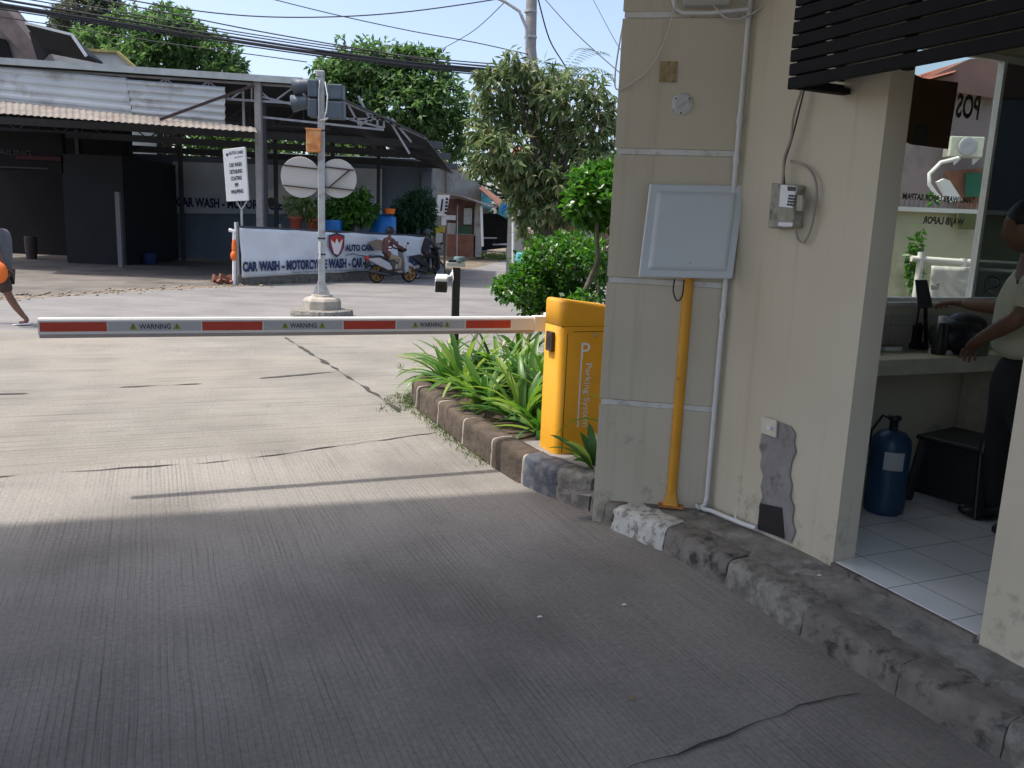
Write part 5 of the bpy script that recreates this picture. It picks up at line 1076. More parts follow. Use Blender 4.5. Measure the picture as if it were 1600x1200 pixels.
for k, (dy0, dy1, r, lb) in enumerate(((-2, 0, .036, 'thickest black cable of the bundle, on its lower side'), (-10, -5, .026, 'black cable running just above the thickest one'), (6, 4, .014, 'lowest thin cable under the thick bundle'), (-18, -10, .013, 'upper thin cable of the long bundle'), (-24, -14, .013, 'topmost thin cable of the long bundle'), (2, -2, .026, 'second thick cable twisted close beneath the main one'))):
    wire([(-40, 2+dy0), (60, 18+dy0*.9), (200, 40+dy0*.8), (400, 70+dy0*.3+dy1*.6), (560, 92+dy1), (700, 108+dy1), (830, 118+dy1)], wy(7), r, lb)
wire([(130, -6), (260, 20), (400, 48), (560, 76), (700, 98), (830, 110)], wy(6), .014, 'cable entering from the top left corner and joining the bundle')
wire([(-30, 22), (90, 40), (250, 66), (400, 86), (480, 97)], wy(5), .011, 'thin cable drooping below the bundle toward the roof')
wire([(840, -5), (858, 60), (880, 98), (900, 130)], [19, 20, 21, 22], .016, 'black cable falling from the top right of the electric pole')
wire([(848, -5), (900, 52), (962, 108), (990, 130)], [19, 18, 17, 16], .010, 'thin cable slanting right from the pole toward the pier')
wire([(925, -4), (960, 62), (985, 100)], [19, 16, 14], .007, 'faint thin wire at top right close to the pier')
# ---------------- outside the booth window ----------------
nwall = thing('neighbour_house', 'stained pinkish house wall with red tiled roof seen through the booth window', 'house', W(1500, 380, 20))
mb = MB(); mb.slab([W(x, 150 if k < 2 else 560, 20) for k, x in enumerate((1370, 1551, 1551, 1370))], (0, 1, 0), 5); mb.build('wall', m_pink, nwall)
mb = MB(); mb.slab([W(x, y, 19.6) for x, y in ((1425, 132), (1516, 92), (1720, 92), (1720, 152), (1545, 152))], (0, 1, 0), .4); mb.build('gable_fascia', mat('dusty_red_fascia', (.20, .125, .115), .9, .25, .9, .2), nwall)
mb = MB(); corr(mb, W(1436, 117, 19.5), W(1508, 95, 21.5), W(1490, 113, 19.3), W(1430, 130, 19.3), 16, .05, 'h'); mb.slab([W(1436, 117, 19.7), W(1516, 92, 21.7), W(1490, 116, 19.5), W(1430, 133, 19.5)], (0, 1, 0), .1); mb.build('roof', m_roofred, nwall)
mb = MB(); mb.slab([W(x, y, 19.8) for x, y in ((1475, 268), (1545, 262), (1545, 330), (1500, 330))], (0, -1, 0), .05); mb.build('exposed_brick', m_brick, nwall)
mb = MB(); mb.slab([W(x, y, 19.7) for x, y in ((1508, 270), (1532, 270), (1530, 308), (1507, 307))], (0, -1, 0), .05); mb.build('shutter', m_green, nwall)
mb = MB(); mb.slab([W(x, y, 26) for x, y in ((1500, 158), (1800, 150), (1800, 480), (1500, 480))], (0, 1, 0), 2); tag(mb.build('dark_building', m_blue, loc=W(1600, 480, 26)), 'dark blue-grey building block behind the tinted right pane', 'building')
ac = thing('air_conditioner', 'white outdoor air conditioner unit with grey fan on the neighbour wall', 'air conditioner', W(1512, 232, 19.2))
mb = MB(); a = W(1489, 212, 19.2); b = W(1536, 246, 19.2); mb.box(((a.x+b.x)/2, 19.4, (a.z+b.z)/2), (b.x-a.x, .35, a.z-b.z), rad(-3)); mb.build('casing', mat('ac_cream', (.60, .62, .52), .5), ac, bevel=.02)
mb = MB(); mb.lathe(W(1511, 229, 19.2)+Vector((0, -.02, 0)), [(.205, 0), (.205, .03), (.19, .035), (.04, .02)], 24, Matrix.Rotation(rad(90), 4, 'X')); mb.build('fan_grille', m_sgrey, ac)
for x in (1491, 1520): mb = MB(); mb.slab([W(x, 247, 19.3), W(x+12, 247, 19.3), W(x, 258, 19.3)], (0, 1, 0), .04); mb.build('bracket', m_pipe, ac)
mb = MB(); mb.tube([W(x, y, 19) for x, y in ((1498, 247), (1470, 254), (1452, 272), (1452, 288), (1462, 303), (1472, 312))], .045, 8); mb.build('hose', m_white, ac)
mb = MB(); mb.slab([W(x, y, 14) for x, y in ((1466, 284), (1476, 279), (1484, 282), (1504, 313), (1484, 316))], (0, 1, 0), .1); tag(mb.build('white_sheet', m_white, loc=W(1480, 300, 14)), 'crumpled white sheet draped behind the spiked wall', 'sheet')
sw_ = thing('spiked_wall', 'mossy cream boundary wall topped with iron spikes outside the window', 'wall', W(1460, 400, 12))
mb = MB(); a = W(1330, 330, 12); b = W(1800, 346, 12); mb.box(((a.x+b.x)/2, 12.1, .95), (b.x-a.x, .2, 2.15)); mb.v = [v+Vector((0, 0, (v.x-a.x)*0)) for v in mb.v]; mb.build('wall_face', m_cream, sw_)
mb = MB(); mb.box(((a.x+b.x)/2, 12.05, 2.04), (b.x-a.x, .32, .06)); mb.build('coping', m_pipe, sw_)
for k in range(34):
    x = a.x+.55+k*.068; mb = MB(); mb.tube([(x, 12.05, 2.06), (x+random.uniform(-.015, .015), 12.05, 2.2+random.uniform(-.03, .05))], [.014, .006], 4); mb.build('spike', m_darksteel, sw_)
mb = MB(); mb.slab([W(x, y, 11.85) for x, y in ((1497, 333), (1526, 334), (1524, 359), (1496, 358))], (0, 1, 0), .03); mb.build('green_patch', mat('olive_board', (.10, .12, .05), .9), sw_)
vy = thing('creeper', 'thin green creeper climbing the cream wall behind the white railing', 'plant', W(1430, 470, 11.5)); random.seed(77)
cl_ = ppx([(1432, 380, 7, 12, 0), (1426, 405, 8, 14, 0), (1428, 430, 10, 18, 0), (1458, 312, 5, 6, 0), (1440, 360, 3, 8, 0)], 11.5); crown(cl_, 220, .10, .07, .1, 1, .1).build('foliage', m_bright, vy); limbs(MB(), (W(1430, 470, 11.5).x, 11.5, .3), [cl_[0][0]], .01).build('stem', m_bark, vy)
rl = thing('white_railing', 'white pipe railing with rusty joints outside the booth window', 'railing', W(1440, 480, 7.2))
mb = MB(); mb.tube([W(1424, 404, 7.2), W(1500, 409, 7.2), W(1560, 412, 7.2), W(1680, 418, 7.2)], .026, 10); mb.build('rail', m_white, rl)
mb = MB(); q = W(1440, 394, 7.2); mb.tube([q, (q.x-.01, 7.2, 0)], .028, 10); mb.build('post', m_white, rl)
mb = MB(); q = W(1506, 404, 7.2); mb.tube([q, (q.x, 7.2, 0)], .026, 10); mb.build('post', m_white, rl)
wb = MB(); vv = []; tl2, tr2, br2, bl2 = W(1455, 415, 7.1), W(1640, 424, 7.1), W(1640, 500, 7.1), W(1448, 500, 7.1)
for i in range(31):
    for j in range(13):
        u, v = i/30, j/12; p = tl2.lerp(tr2, u).lerp(bl2.lerp(br2, u), v); ph = math.atan2(v+.05, u*1.6+.02)*14
        vv.append(p+Vector((0, -abs(math.sin(ph))*.035*(.3+u), 0)))
wb.add(vv, [(i*13+j, i*13+j+1, (i+1)*13+j+1, (i+1)*13+j) for i in range(30) for j in range(12)], True)
bn2 = wb.build('hung_banner', m_white, loc=tl2); bn2.modifiers.new('thick', 'SOLIDIFY').thickness = .004; tag(bn2, 'creased white cloth banner hung from the railing outside the window', 'banner')
mb = MB(); a = W(1456, 448, 7.0); mb.slab([W(x, y, 7.0) for x, y in ((1454, 445), (1465, 448), (1461, 444), (1468, 441), (1466, 453), (1454, 453))], (0, -1, 0), .004); mk = mb.build('printed_mark', m_steel, None); mk.parent = bn2; mk.data.transform(Matrix.Translation(-tl2)); 
# ---------------- inside the booth ----------------
MW = Matrix.Translation(M0) @ Matrix.Rotation(ANG, 4, 'Z')
def wbx(mb, s0, s1, n0, n1, z0, z1): k = len(mb.v); bx(mb, s0, s1, n0, n1, z0, z1); mb.v[k:] = [MW @ p for p in mb.v[k:]]; return mb
ctr = thing('counter', 'beige stone counter slab under the booth window', 'counter', BL(-.05, 1.2, .2))
wbx(MB(), -.211, .13, .14, 2.3, .86, .955).build('slab', m_counter, ctr, bevel=.006)
wbx(MB(), -.211, .05, 2.1, 2.18, .2, .865).build('support', m_counter, ctr)
cy_ = BL(.45, .78, .2); gc = thing('gas_cylinder', 'dark blue gas cylinder with a white label standing under the counter', 'gas cylinder', cy_)
mb = MB(); mb.lathe(cy_, [(.085, 0), (.098, .012), (.10, .04), (.10, .36), (.094, .40), (.07, .43), (.035, .445)], 28); mb.build('body', m_bluecyl, gc)
mb = MB(); mb.lathe(cy_+Vector((0, 0, .445)), [(.022, 0), (.022, .05), (.035, .055), (.035, .075), (.012, .08)], 14); mb.build('valve', m_black, gc)
mb = MB(); n_ = 8; va = math.atan2(-cy_.y, -cy_.x)+.25; vv = [cy_+Vector((math.cos(va+(.5-i/n_)*1.0)*.1012, math.sin(va+(.5-i/n_)*1.0)*.1012, z_)) for i in range(n_+1) for z_ in (.25, .345)]
mb.add(vv, [(2*i, 2*i+1, 2*i+3, 2*i+2) for i in range(n_)], True); mb.build('label', m_sgrey, gc)
mb = MB(); mb.tube([cy_+Vector((0, 0, .50)), cy_+Vector((-.04, .05, .51)), cy_+Vector((-.08, .07, .42)), cy_+Vector((-.09, .09, .2))], .008, 6); mb.build('hose', m_black, gc)
ch_ = BL(.48, 1.32, .2); chr_ = thing('plastic_stool', 'black moulded plastic armchair pushed under the counter', 'chair', ch_, ANG+rad(12))
mb = MB(); mb.box((0, 0, .36), (.40, .38, .03)); mb.build('seat', m_black, chr_, world=False, bevel=.012)
for sx in (-1, 1):
    for sy in (-1, 1): mb = MB(); mb.bar((sx*.20, sy*.19, 0), (sx*.165, sy*.155, .36), .045, .045); mb.build('leg', m_black, chr_, world=False, bevel=.008)
mb = MB(); pts = []
for i in range(13): a = math.pi*i/12; pts.append((.20*math.cos(a), -.17, .36+.19*math.sin(a)+.0))
mb.tube(pts, .022, 8); mb.add([(p[0]*.9, p[1], p[2]) for p in pts], [list(range(13))]); mb.build('backrest', m_black, chr_, world=False)
for sx in (-1, 1):
    mb = MB(); mb.add([(sx*.185, -.17, .05), (sx*.185, .17, .05), (sx*.175, .165, .35), (sx*.175, -.165, .35), (sx*.165, -.17, .05), (sx*.165, .17, .05), (sx*.155, .165, .35), (sx*.155, -.165, .35)], [(0, 1, 2, 3), (7, 6, 5, 4), (0, 4, 5, 1), (1, 5, 6, 2), (2, 6, 7, 3), (3, 7, 4, 0)]); mb.build('side_panel', m_black, chr_, world=False)
mb = MB(); mb.box((0, .165, .24), (.31, .02, .22)); mb.build('back_panel', m_black, chr_, world=False)
for i, (s_, n__, rz_, lb) in enumerate(((.70, 1.28, .3, 'black sandal lying on the white tiles nearest the doorway'), (.60, 1.46, -.2, 'black sandal lying just behind the other under the chair'))):
    q = BL(s_, n__, .2); sh_ = thing('sandal', lb, 'sandal', q, ANG+rz_, 'sandals on the booth floor')
    mb = MB(); mb.ell((0, 0, .014), (.125, .05, .014)); mb.build('sole', m_black, sh_, world=False); mb = MB(); mb.tube([(.02, -.045, .01), (.03, 0, .055), (.02, .045, .01)], .012, 6); mb.build('strap', m_sgrey if i else m_black, sh_, world=False)
def Wc(px, py, s): return onW(px, py, s=s)
def book(c, sz, m_, rz, lab, nm='notebook', cat='notebook', cover=None):
    t_ = thing(nm, lab, cat, c, rz); mb = MB(); mb.box((0, 0, sz[2]/2), (sz[0]-.004, sz[1]-.004, sz[2]-.004)); mb.build('pages', m_white, t_, world=False)
    mb = MB(); mb.box((0, 0, sz[2]), (sz[0], sz[1], .003)); mb.box((0, 0, .0015), (sz[0], sz[1], .003)); mb.build('cover', m_, t_, world=False); return t_
book(P(1387, 547, .955), (.13, .10, .028), m_gtile if False else m_tan, ANG-.1, 'thick notebook lying at the left end of the counter')
book(P(1470, 552, .955), (.10, .11, .025), m_white, ANG+.2, 'stack of white paper slips near the guard hand', 'paper_stack', 'paper')
wt = thing('walkie_talkie', 'black walkie-talkie standing in its charger on the counter', 'radio', P(1430, 545, .955), ANG)
mb = MB(); mb.box((0, 0, .02), (.075, .09, .04)); mb.build('charger', m_black, wt, world=False, bevel=.01)
mb = MB(); mb.box((0, 0, .09), (.055, .04, .12)); mb.build('body', m_black, wt, world=False, bevel=.008)
mb = MB(); mb.tube([(-.015, 0, .14), (-.012, 0, .26)], .006, 8); mb.build('aerial', m_black, wt, world=False)
mb = MB(); mb.lathe((.014, 0, .148), [(.009, 0), (.009, .016)], 10); mb.build('knob', m_black, wt, world=False)
ph = MB(); mo = Wc(1437, 437, -.12); q4m = [Wc(x, y, -.12) for x, y in ((1429, 437), (1446, 437), (1455, 480), (1434, 482))]
ph.slab(q4m[::-1], tuple(DD), .015); ps = thing('tablet_screen', 'small dark monitor tilted against the window, touched by the guard', 'monitor', P(1445, 545, .955)); ph.build('screen', mat('screen_dark', (.03, .035, .045), .25), ps, bevel=.003)
mb = MB(); mb.tube([Wc(1446, 481, -.11), (P(1447, 545, .955)+Vector((0, .0, 0)))], .012, 8); mb.build('stand', m_black, ps); mb = MB(); q = P(1450, 545, .957); mb.lathe(q, [(.05, 0), (.05, .008), (.02, .012)], 16); mb.build('foot', m_black, ps)
bg = MB(); c_ = BL(.0, 1.72, .955); bg.ell(c_+Vector((0, 0, .10)), (.17, .12, .11)); bg.ell(c_+Vector((.05, .03, .17)), (.14, .09, .07)); bag = tag(bg.build('bag', m_black, loc=c_), 'black soft bag on the counter behind the guard forearm', 'bag')
for p in bag.data.vertices: p.co += Vector((0, 0, noise.noise(p.co*14)*.02))
mb = MB(); mb.box(BL(.08, 1.77, 1.0), (.16, .10, .09), ANG); tag(mb.build('green_box', mat('teal_box_plastic', (.02, .13, .09), .5), loc=BL(.08, 1.77, .955), bevel=.01), 'small teal plastic box on the counter below the bag', 'box')
fl2 = thing('flask', 'black flask with a silver cap beside the monitor', 'flask', BL(.02, 1.56, .955)); mb = MB(); mb.lathe(BL(.02, 1.56, .955), [(.04, 0), (.042, .02), (.042, .17), (.03, .19)], 18); mb.build('body', m_black, fl2)
mb = MB(); mb.lathe(BL(.02, 1.56, 1.145), [(.026, 0), (.026, .035), (.02, .04)], 16); mb.build('cap', m_sgrey, fl2)
cable([Wc(1538, 452, -.1), Wc(1540, 436, -.1), Wc(1552, 432, -.1), Wc(1562, 438, -.1), Wc(1558, 448, -.1), Wc(1546, 451, -.1), Wc(1535, 458, -.1)], .004, m_black, 'round black cable loop standing up from the bag at the tinted pane')
cbd = thing('cardboard_sheet', 'dark brown flattened cardboard taped high on the window', 'cardboard', Wc(1450, 170, -.20))
mb = MB(); qq = [Wc(x, y, -.19) for x, y in ((1419, 112), (1440, 122), (1496, 129), (1480, 233), (1449, 229), (1424, 226), (1405, 218))]; mb.slab(qq[::-1], tuple(DD), .006); mb.build('board', m_card, cbd)
mb = MB(); mb.slab([Wc(x, y, -.182) for x, y in ((1432, 192), (1452, 195), (1447, 228), (1427, 225))][::-1], tuple(DD), .001); mb.build('dark_print', m_black, cbd)
mb = MB(); mb.slab([Wc(x, y, -.182) for x, y in ((1420, 150), (1425, 150), (1415, 196), (1410, 195))][::-1], tuple(DD), .001); mb.build('dark_print', m_black, cbd)
cable([Wc(x, y, -.2) for x, y in ((1388, 118), (1400, 150), (1407, 180), (1405, 205))], .003, m_tan, 'thin brown wire curving down beside the cardboard')
# ---------------- people ----------------
def skin(nodes_, edges_, sub=2):
    me = bpy.data.meshes.new('s'); me.from_pydata([tuple(n_[0]) for n_ in nodes_], edges_, []); o = bpy.data.objects.new('s', me); C.objects.link(o)
    sm = o.modifiers.new('skin', 'SKIN'); sm.use_smooth_shade = True
    for i, n_ in enumerate(nodes_):
        r = n_[1]; me.skin_vertices[0].data[i].radius = r if isinstance(r, (tuple, list)) else (r, r); me.skin_vertices[0].data[i].use_root = (i == 0)
    ss = o.modifiers.new('sub', 'SUBSURF'); ss.levels = sub; ss.render_levels = sub
    bpy.context.view_layer.update(); out = bpy.data.meshes.new_from_object(o.evaluated_get(bpy.context.evaluated_depsgraph_get())); bpy.data.objects.remove(o); return out
def chain(pts, rs): return skin([(p, r) for p, r in zip(pts, rs)], [(i, i+1) for i in range(len(pts)-1)])
def head(mb, c, s, m):     # face looks along local -Y
    k = len(mb.v); R_ = Matrix.Translation(c) @ m @ Matrix.Scale(s, 4)
    tmp = MB(); tmp.ell((0, 0, 0), (.076, .095, .115), None, 24, 18)
    out = []
    for v in tmp.v:
        x, y, z = v
        if z < 0: x *= 1-(-z/.115)**2*.22; y = y*(1-(-z/.115)**2*.12)-(.012*(-z/.115) if y < 0 else 0)
        if y < 0:
            y -= .024*math.exp(-((x/.013)**2+((z+.012)/.022)**2)); y += .012*math.exp(-(((abs(x)-.032)/.018)**2+((z-.012)/.012)**2))
            y -= .008*math.exp(-((x/.03)**2+((z+.052)/.009)**2)); y -= .008*math.exp(-((x/.05)**2+((z-.032)/.012)**2)); y -= .007*math.exp(-((x/.02)**2+((z+.092)/.014)**2))
        out.append(R_ @ Vector((x, y, z)))
    mb.add(out, tmp.f, True)
    for sx in (-1, 1): t2 = MB(); t2.ell((sx*.077, .012, -.005), (.010, .022, .034), Matrix.Rotation(sx*.35, 4, 'Z'), 10, 7); mb.add([R_ @ v for v in t2.v], t2.f, True)
    return R_
def hand(mb, w_, d, up, s=1.0, curl=.35, side=1):
    """palm from wrist w_ along d, back of hand toward up; five separate fingers"""
    d = Vector(d).normalized(); up = Vector(up); x = d.cross(up).normalized()*side; up = (x.cross(d) if side > 0 else d.cross(x)).normalized()
    w_ = Vector(w_); kn = w_+d*.085*s
    mb.merge(skin([(w_-d*.02*s, (.024*s, .020*s)), (w_+d*.03*s, (.034*s, .017*s)), (w_+d*.075*s, (.038*s, .015*s))], [(0, 1), (1, 2)], 2))
    for i, (off, L) in enumerate(((-.030, .070), (-.010, .080), (.010, .075), (.029, .058))):
        b = w_+d*.07*s+x*off*s; pts = [b]; a = curl*.4*(1+.15*i); dd = d.copy()
        for k in range(3):
            dd = (d*math.cos(a)-up*math.sin(a)+x*off*3).normalized(); pts.append(pts[-1]+dd*L*s*(.45 if k == 0 else .3)); a += curl*(1+.1*i)
        mb.merge(chain(pts, [.0095*s, .0088*s, .008*s, .0065*s]))
    t0 = w_+d*.022*s-x*.030*s; mb.merge(chain([t0, t0-x*.025*s+d*.022*s, t0-x*.038*s+d*.048*s-up*.006, t0-x*.036*s+d*.070*s-up*.012], [.013*s, .011*s, .0095*s, .007*s]))
def garment(nodes_, edges_, m_, root, name, sub=2):
    mb = MB(); mb.merge(skin(nodes_, edges_, sub)); o = mb.build(name, m_, root)
    return o
# guard in the booth
def gp(px, py, y): return W(px, py, y)
gd_hip = gp(1603, 610, 4.03)
gr_ = thing('person', 'guard in a cream short-sleeved shirt reaching to the monitor in the booth', 'person', (gd_hip.x, gd_hip.y, .2))
neck = gp(1618, 398, 4.0); hc = gp(1606, 355, 3.97)
shR = gp(1604, 432, 4.14); elR = gp(1566, 480, 4.22); wrR = gp(1502, 474, 4.42)
shL = gp(1628, 438, 3.80); elL = gp(1592, 498, 3.74); wrL = gp(1524, 534, 4.02)
chest = gp(1622, 474, 4.02); bel = gp(1601, 526, 4.03)
hipc = gd_hip; kn1 = Vector((hipc.x-.02, hipc.y+.12, .62)); an1 = Vector((hipc.x+.02, hipc.y+.16, .26)); kn2 = Vector((hipc.x-.0, hipc.y-.12, .62)); an2 = Vector((hipc.x+.03, hipc.y-.14, .26))
mb = MB()
nd = [(hipc, (.08, .08)), (bel, (.085, .08)), (chest, (.15, .12)), (neck+Vector((0, 0, -.05)), (.07, .07)), (neck+Vector((-.005, 0, .04)), .052), (hc, .05),
      (shR, .055), (elR, .042), (elR.lerp(wrR, .3), .043), (wrR, .028), (shL, .055), (elL, .042), (elL.lerp(wrL, .3), .043), (wrL, .028),
      (hipc+Vector((0, .09, -.1)), .07), (kn1, .062), (an1, .042), (hipc+Vector((0, -.09, -.1)), .07), (kn2, .062), (an2, .042)]
ed_ = [(0, 1), (1, 2), (2, 3), (3, 4), (4, 5), (2, 6), (6, 7), (7, 8), (8, 9), (2, 10), (10, 11), (11, 12), (12, 13), (0, 14), (14, 15), (15, 16), (0, 17), (17, 18), (18, 19)]
mb.merge(skin(nd, ed_)); fdir = Vector((-.93, .30, -.25)).normalized(); hm = fdir.to_track_quat('-Y', 'Z').to_matrix().to_4x4(); HR = head(mb, hc, 1.02, hm)
tgt = gp(1462, 470, 4.55); hand(mb, wrR, (tgt-wrR), (0, -.1, 1), 1.0, .45, 1)
tgt = gp(1502, 568, 4.18); hand(mb, wrL, (tgt-wrL)+Vector((0, 0, .0)), (-.1, -.5, 1), 1.0, .3, -1)
mb.build('body', m_skin, gr_)
hb_ = MB(); tmp = MB(); tmp.ell((0, .012, .022), (.083, .098, .108), None, 24, 16)
keep = [f for f in tmp.f if (sum(tmp.v[i].z for i in f)/len(f)) > .03 or (sum(tmp.v[i].y for i in f)/len(f)) > .035 and (sum(tmp.v[i].z for i in f)/len(f)) > -.06]
hb_.add([HR @ v for v in tmp.v], keep, True); ho = hb_.build('hair', m_hair, gr_); ho.modifiers.new('t', 'SOLIDIFY').thickness = .008
sl_ = lambda a, b, t: a.lerp(b, t)
garment([(bel+Vector((0, 0, -.13)), (.155, .14)), (bel, (.16, .14)), (chest, (.145, .125)), (neck+Vector((0, 0, -.075)), (.09, .09)), (neck+Vector((0, 0, -.025)), (.062, .062)), (shR+Vector((0, 0, .0)), .07), (sl_(shR, elR, .75), .062), (shL, .074), (sl_(shL, elL, .9), .064)], [(0, 1), (1, 2), (2, 3), (3, 4), (2, 5), (5, 6), (2, 7), (7, 8)], m_cream_shirt, gr_, 'shirt')
mb = MB(); q = gp(1590, 440, 3.86); mb.box(q, (.05, .01, .02), rad(60)); mb.build('shoulder_badge', m_black, gr_)
garment([(bel+Vector((.01, 0, -.02)), (.14, .13)), (hipc+Vector((0, 0, .03)), (.155, .15)), (hipc+Vector((0, .10, -.12)), .105), (kn1, .082), (an1, .066), (hipc+Vector((0, -.10, -.12)), .105), (kn2, .082), (an2, .066)], [(0, 1), (1, 2), (2, 3), (3, 4), (1, 5), (5, 6), (6, 7)], m_trouser, gr_, 'trousers')
for a in (an1, an2): mb = MB(); mb.ell((a.x-.05, a.y, .245), (.13, .05, .045)); mb.build('shoe', m_black, gr_)
# pedestrian at the left edge (walking left, seen from the side)
gy = gz(11.6); px0 = W(6, 440, 11.6).x
def pv(dx, dy, z): return Vector((px0+dx, 11.6+dy, gy+z))
pr_ = thing('person', 'pedestrian in grey t-shirt and brown shorts with an orange bag at the left edge', 'person', pv(0, 0, 0))
pel = pv(-.02, 0, .80); ch2 = pv(-.06, 0, 1.16); nk = pv(-.08, 0, 1.36); hd = pv(-.11, 0, 1.49)
nd = [(pel, (.13, .12)), (pv(-.03, 0, .98), (.125, .12)), (ch2, (.15, .12)), (nk, .055), (hd, .05),
      (pv(-.05, -.19, 1.25), .052), (pv(.08, -.24, 1.0), .04), (pv(.16, -.22, .80), .028), (pv(-.06, .19, 1.25), .052), (pv(-.16, .22, 1.0), .04), (pv(-.26, .16, .86), .028),
      (pv(.02, -.09, .72), .085), (pv(.10, -.09, .42), .056), (pv(.19, -.09, .26), .052), (pv(.33, -.09, .085), .032), (pv(-.06, .09, .72), .085), (pv(-.26, .09, .44), .056), (pv(-.34, .09, .25), .050), (pv(-.40, .09, .08), .032)]
ed_ = [(0, 1), (1, 2), (2, 3), (3, 4), (2, 5), (5, 6), (6, 7), (2, 8), (8, 9), (9, 10), (0, 11), (11, 12), (12, 13), (13, 14), (0, 15), (15, 16), (16, 17), (17, 18)]
mb = MB(); mb.merge(skin(nd, ed_)); HR = head(mb, hd+Vector((0, 0, .02)), .95, Matrix.Rotation(rad(-90), 4, 'Z'))
hand(mb, pv(.165, -.22, .79), (.25, 0, -1), (.3, -1, 0), .9, .4, 1); hand(mb, pv(-.26, .16, .86), (-.5, 0, -.8), (-.3, 1, 0), .9, .4, 1)
mb.merge(chain([pv(.30, -.09, .14), pv(.345, -.09, .06), pv(.29, -.09, .035), pv(.22, -.09, .03)], [.034, .036, .03, .024])); mb.merge(chain([pv(-.36, .09, .05), pv(-.44, .09, .04), pv(-.55, .09, .03)], [.032, .03, .02]))
mb.build('body', m_skin, pr_)
tmp = MB(); tmp.ell((0, .012, .022), (.083, .098, .108), None, 20, 12); keep = [f for f in tmp.f if (sum(tmp.v[i].z for i in f)/len(f)) > .03 or (sum(tmp.v[i].y for i in f)/len(f)) > .035]
mb = MB(); mb.add([HR @ v for v in tmp.v], keep, True); mb.build('hair', m_hair, pr_).modifiers.new('t', 'SOLIDIFY').thickness = .008
garment([(pv(-.01, 0, .70), (.165, .155)), (pv(-.02, 0, .92), (.155, .15)), (ch2, (.165, .15)), (pv(-.07, 0, 1.30), (.085, .085)), (pv(-.05, -.19, 1.25), .078), (pv(.05, -.24, 1.02), .07), (pv(-.06, .19, 1.25), .078), (pv(-.14, .22, 1.02), .07)], [(0, 1), (1, 2), (2, 3), (2, 4), (4, 5), (2, 6), (6, 7)], m_tee, pr_, 'shirt')
garment([(pv(-.02, 0, .74), (.145, .13)), (pv(.02, -.09, .66), .105), (pv(.095, -.09, .43), .092), (pv(-.06, .09, .66), .105), (pv(-.24, .09, .47), .09)], [(0, 1), (1, 2), (0, 3), (3, 4)], m_short, pr_, 'shorts')
mb = MB(); mb.box(pv(.27, -.09, .015), (.25, .09, .018), m=Matrix.Rotation(-.12, 4, 'Y')); mb.build('sandal', m_white, pr_, bevel=.006); mb = MB(); mb.box(pv(-.45, .09, .012), (.25, .09, .018)); mb.build('sandal', m_white, pr_, bevel=.006)
mb = MB(); mb.ell(pv(.13, -.33, .74), (.14, .05, .15)); mb.tube([pv(.1, -.33, .86), pv(-.03, -.24, 1.1), pv(-.06, -.16, 1.32)], .012, 6); tag(mb.build('shoulder_bag', m_bag, loc=pv(.13, -.33, .74)), 'bright orange shoulder bag hanging at the pedestrian hip', 'bag')
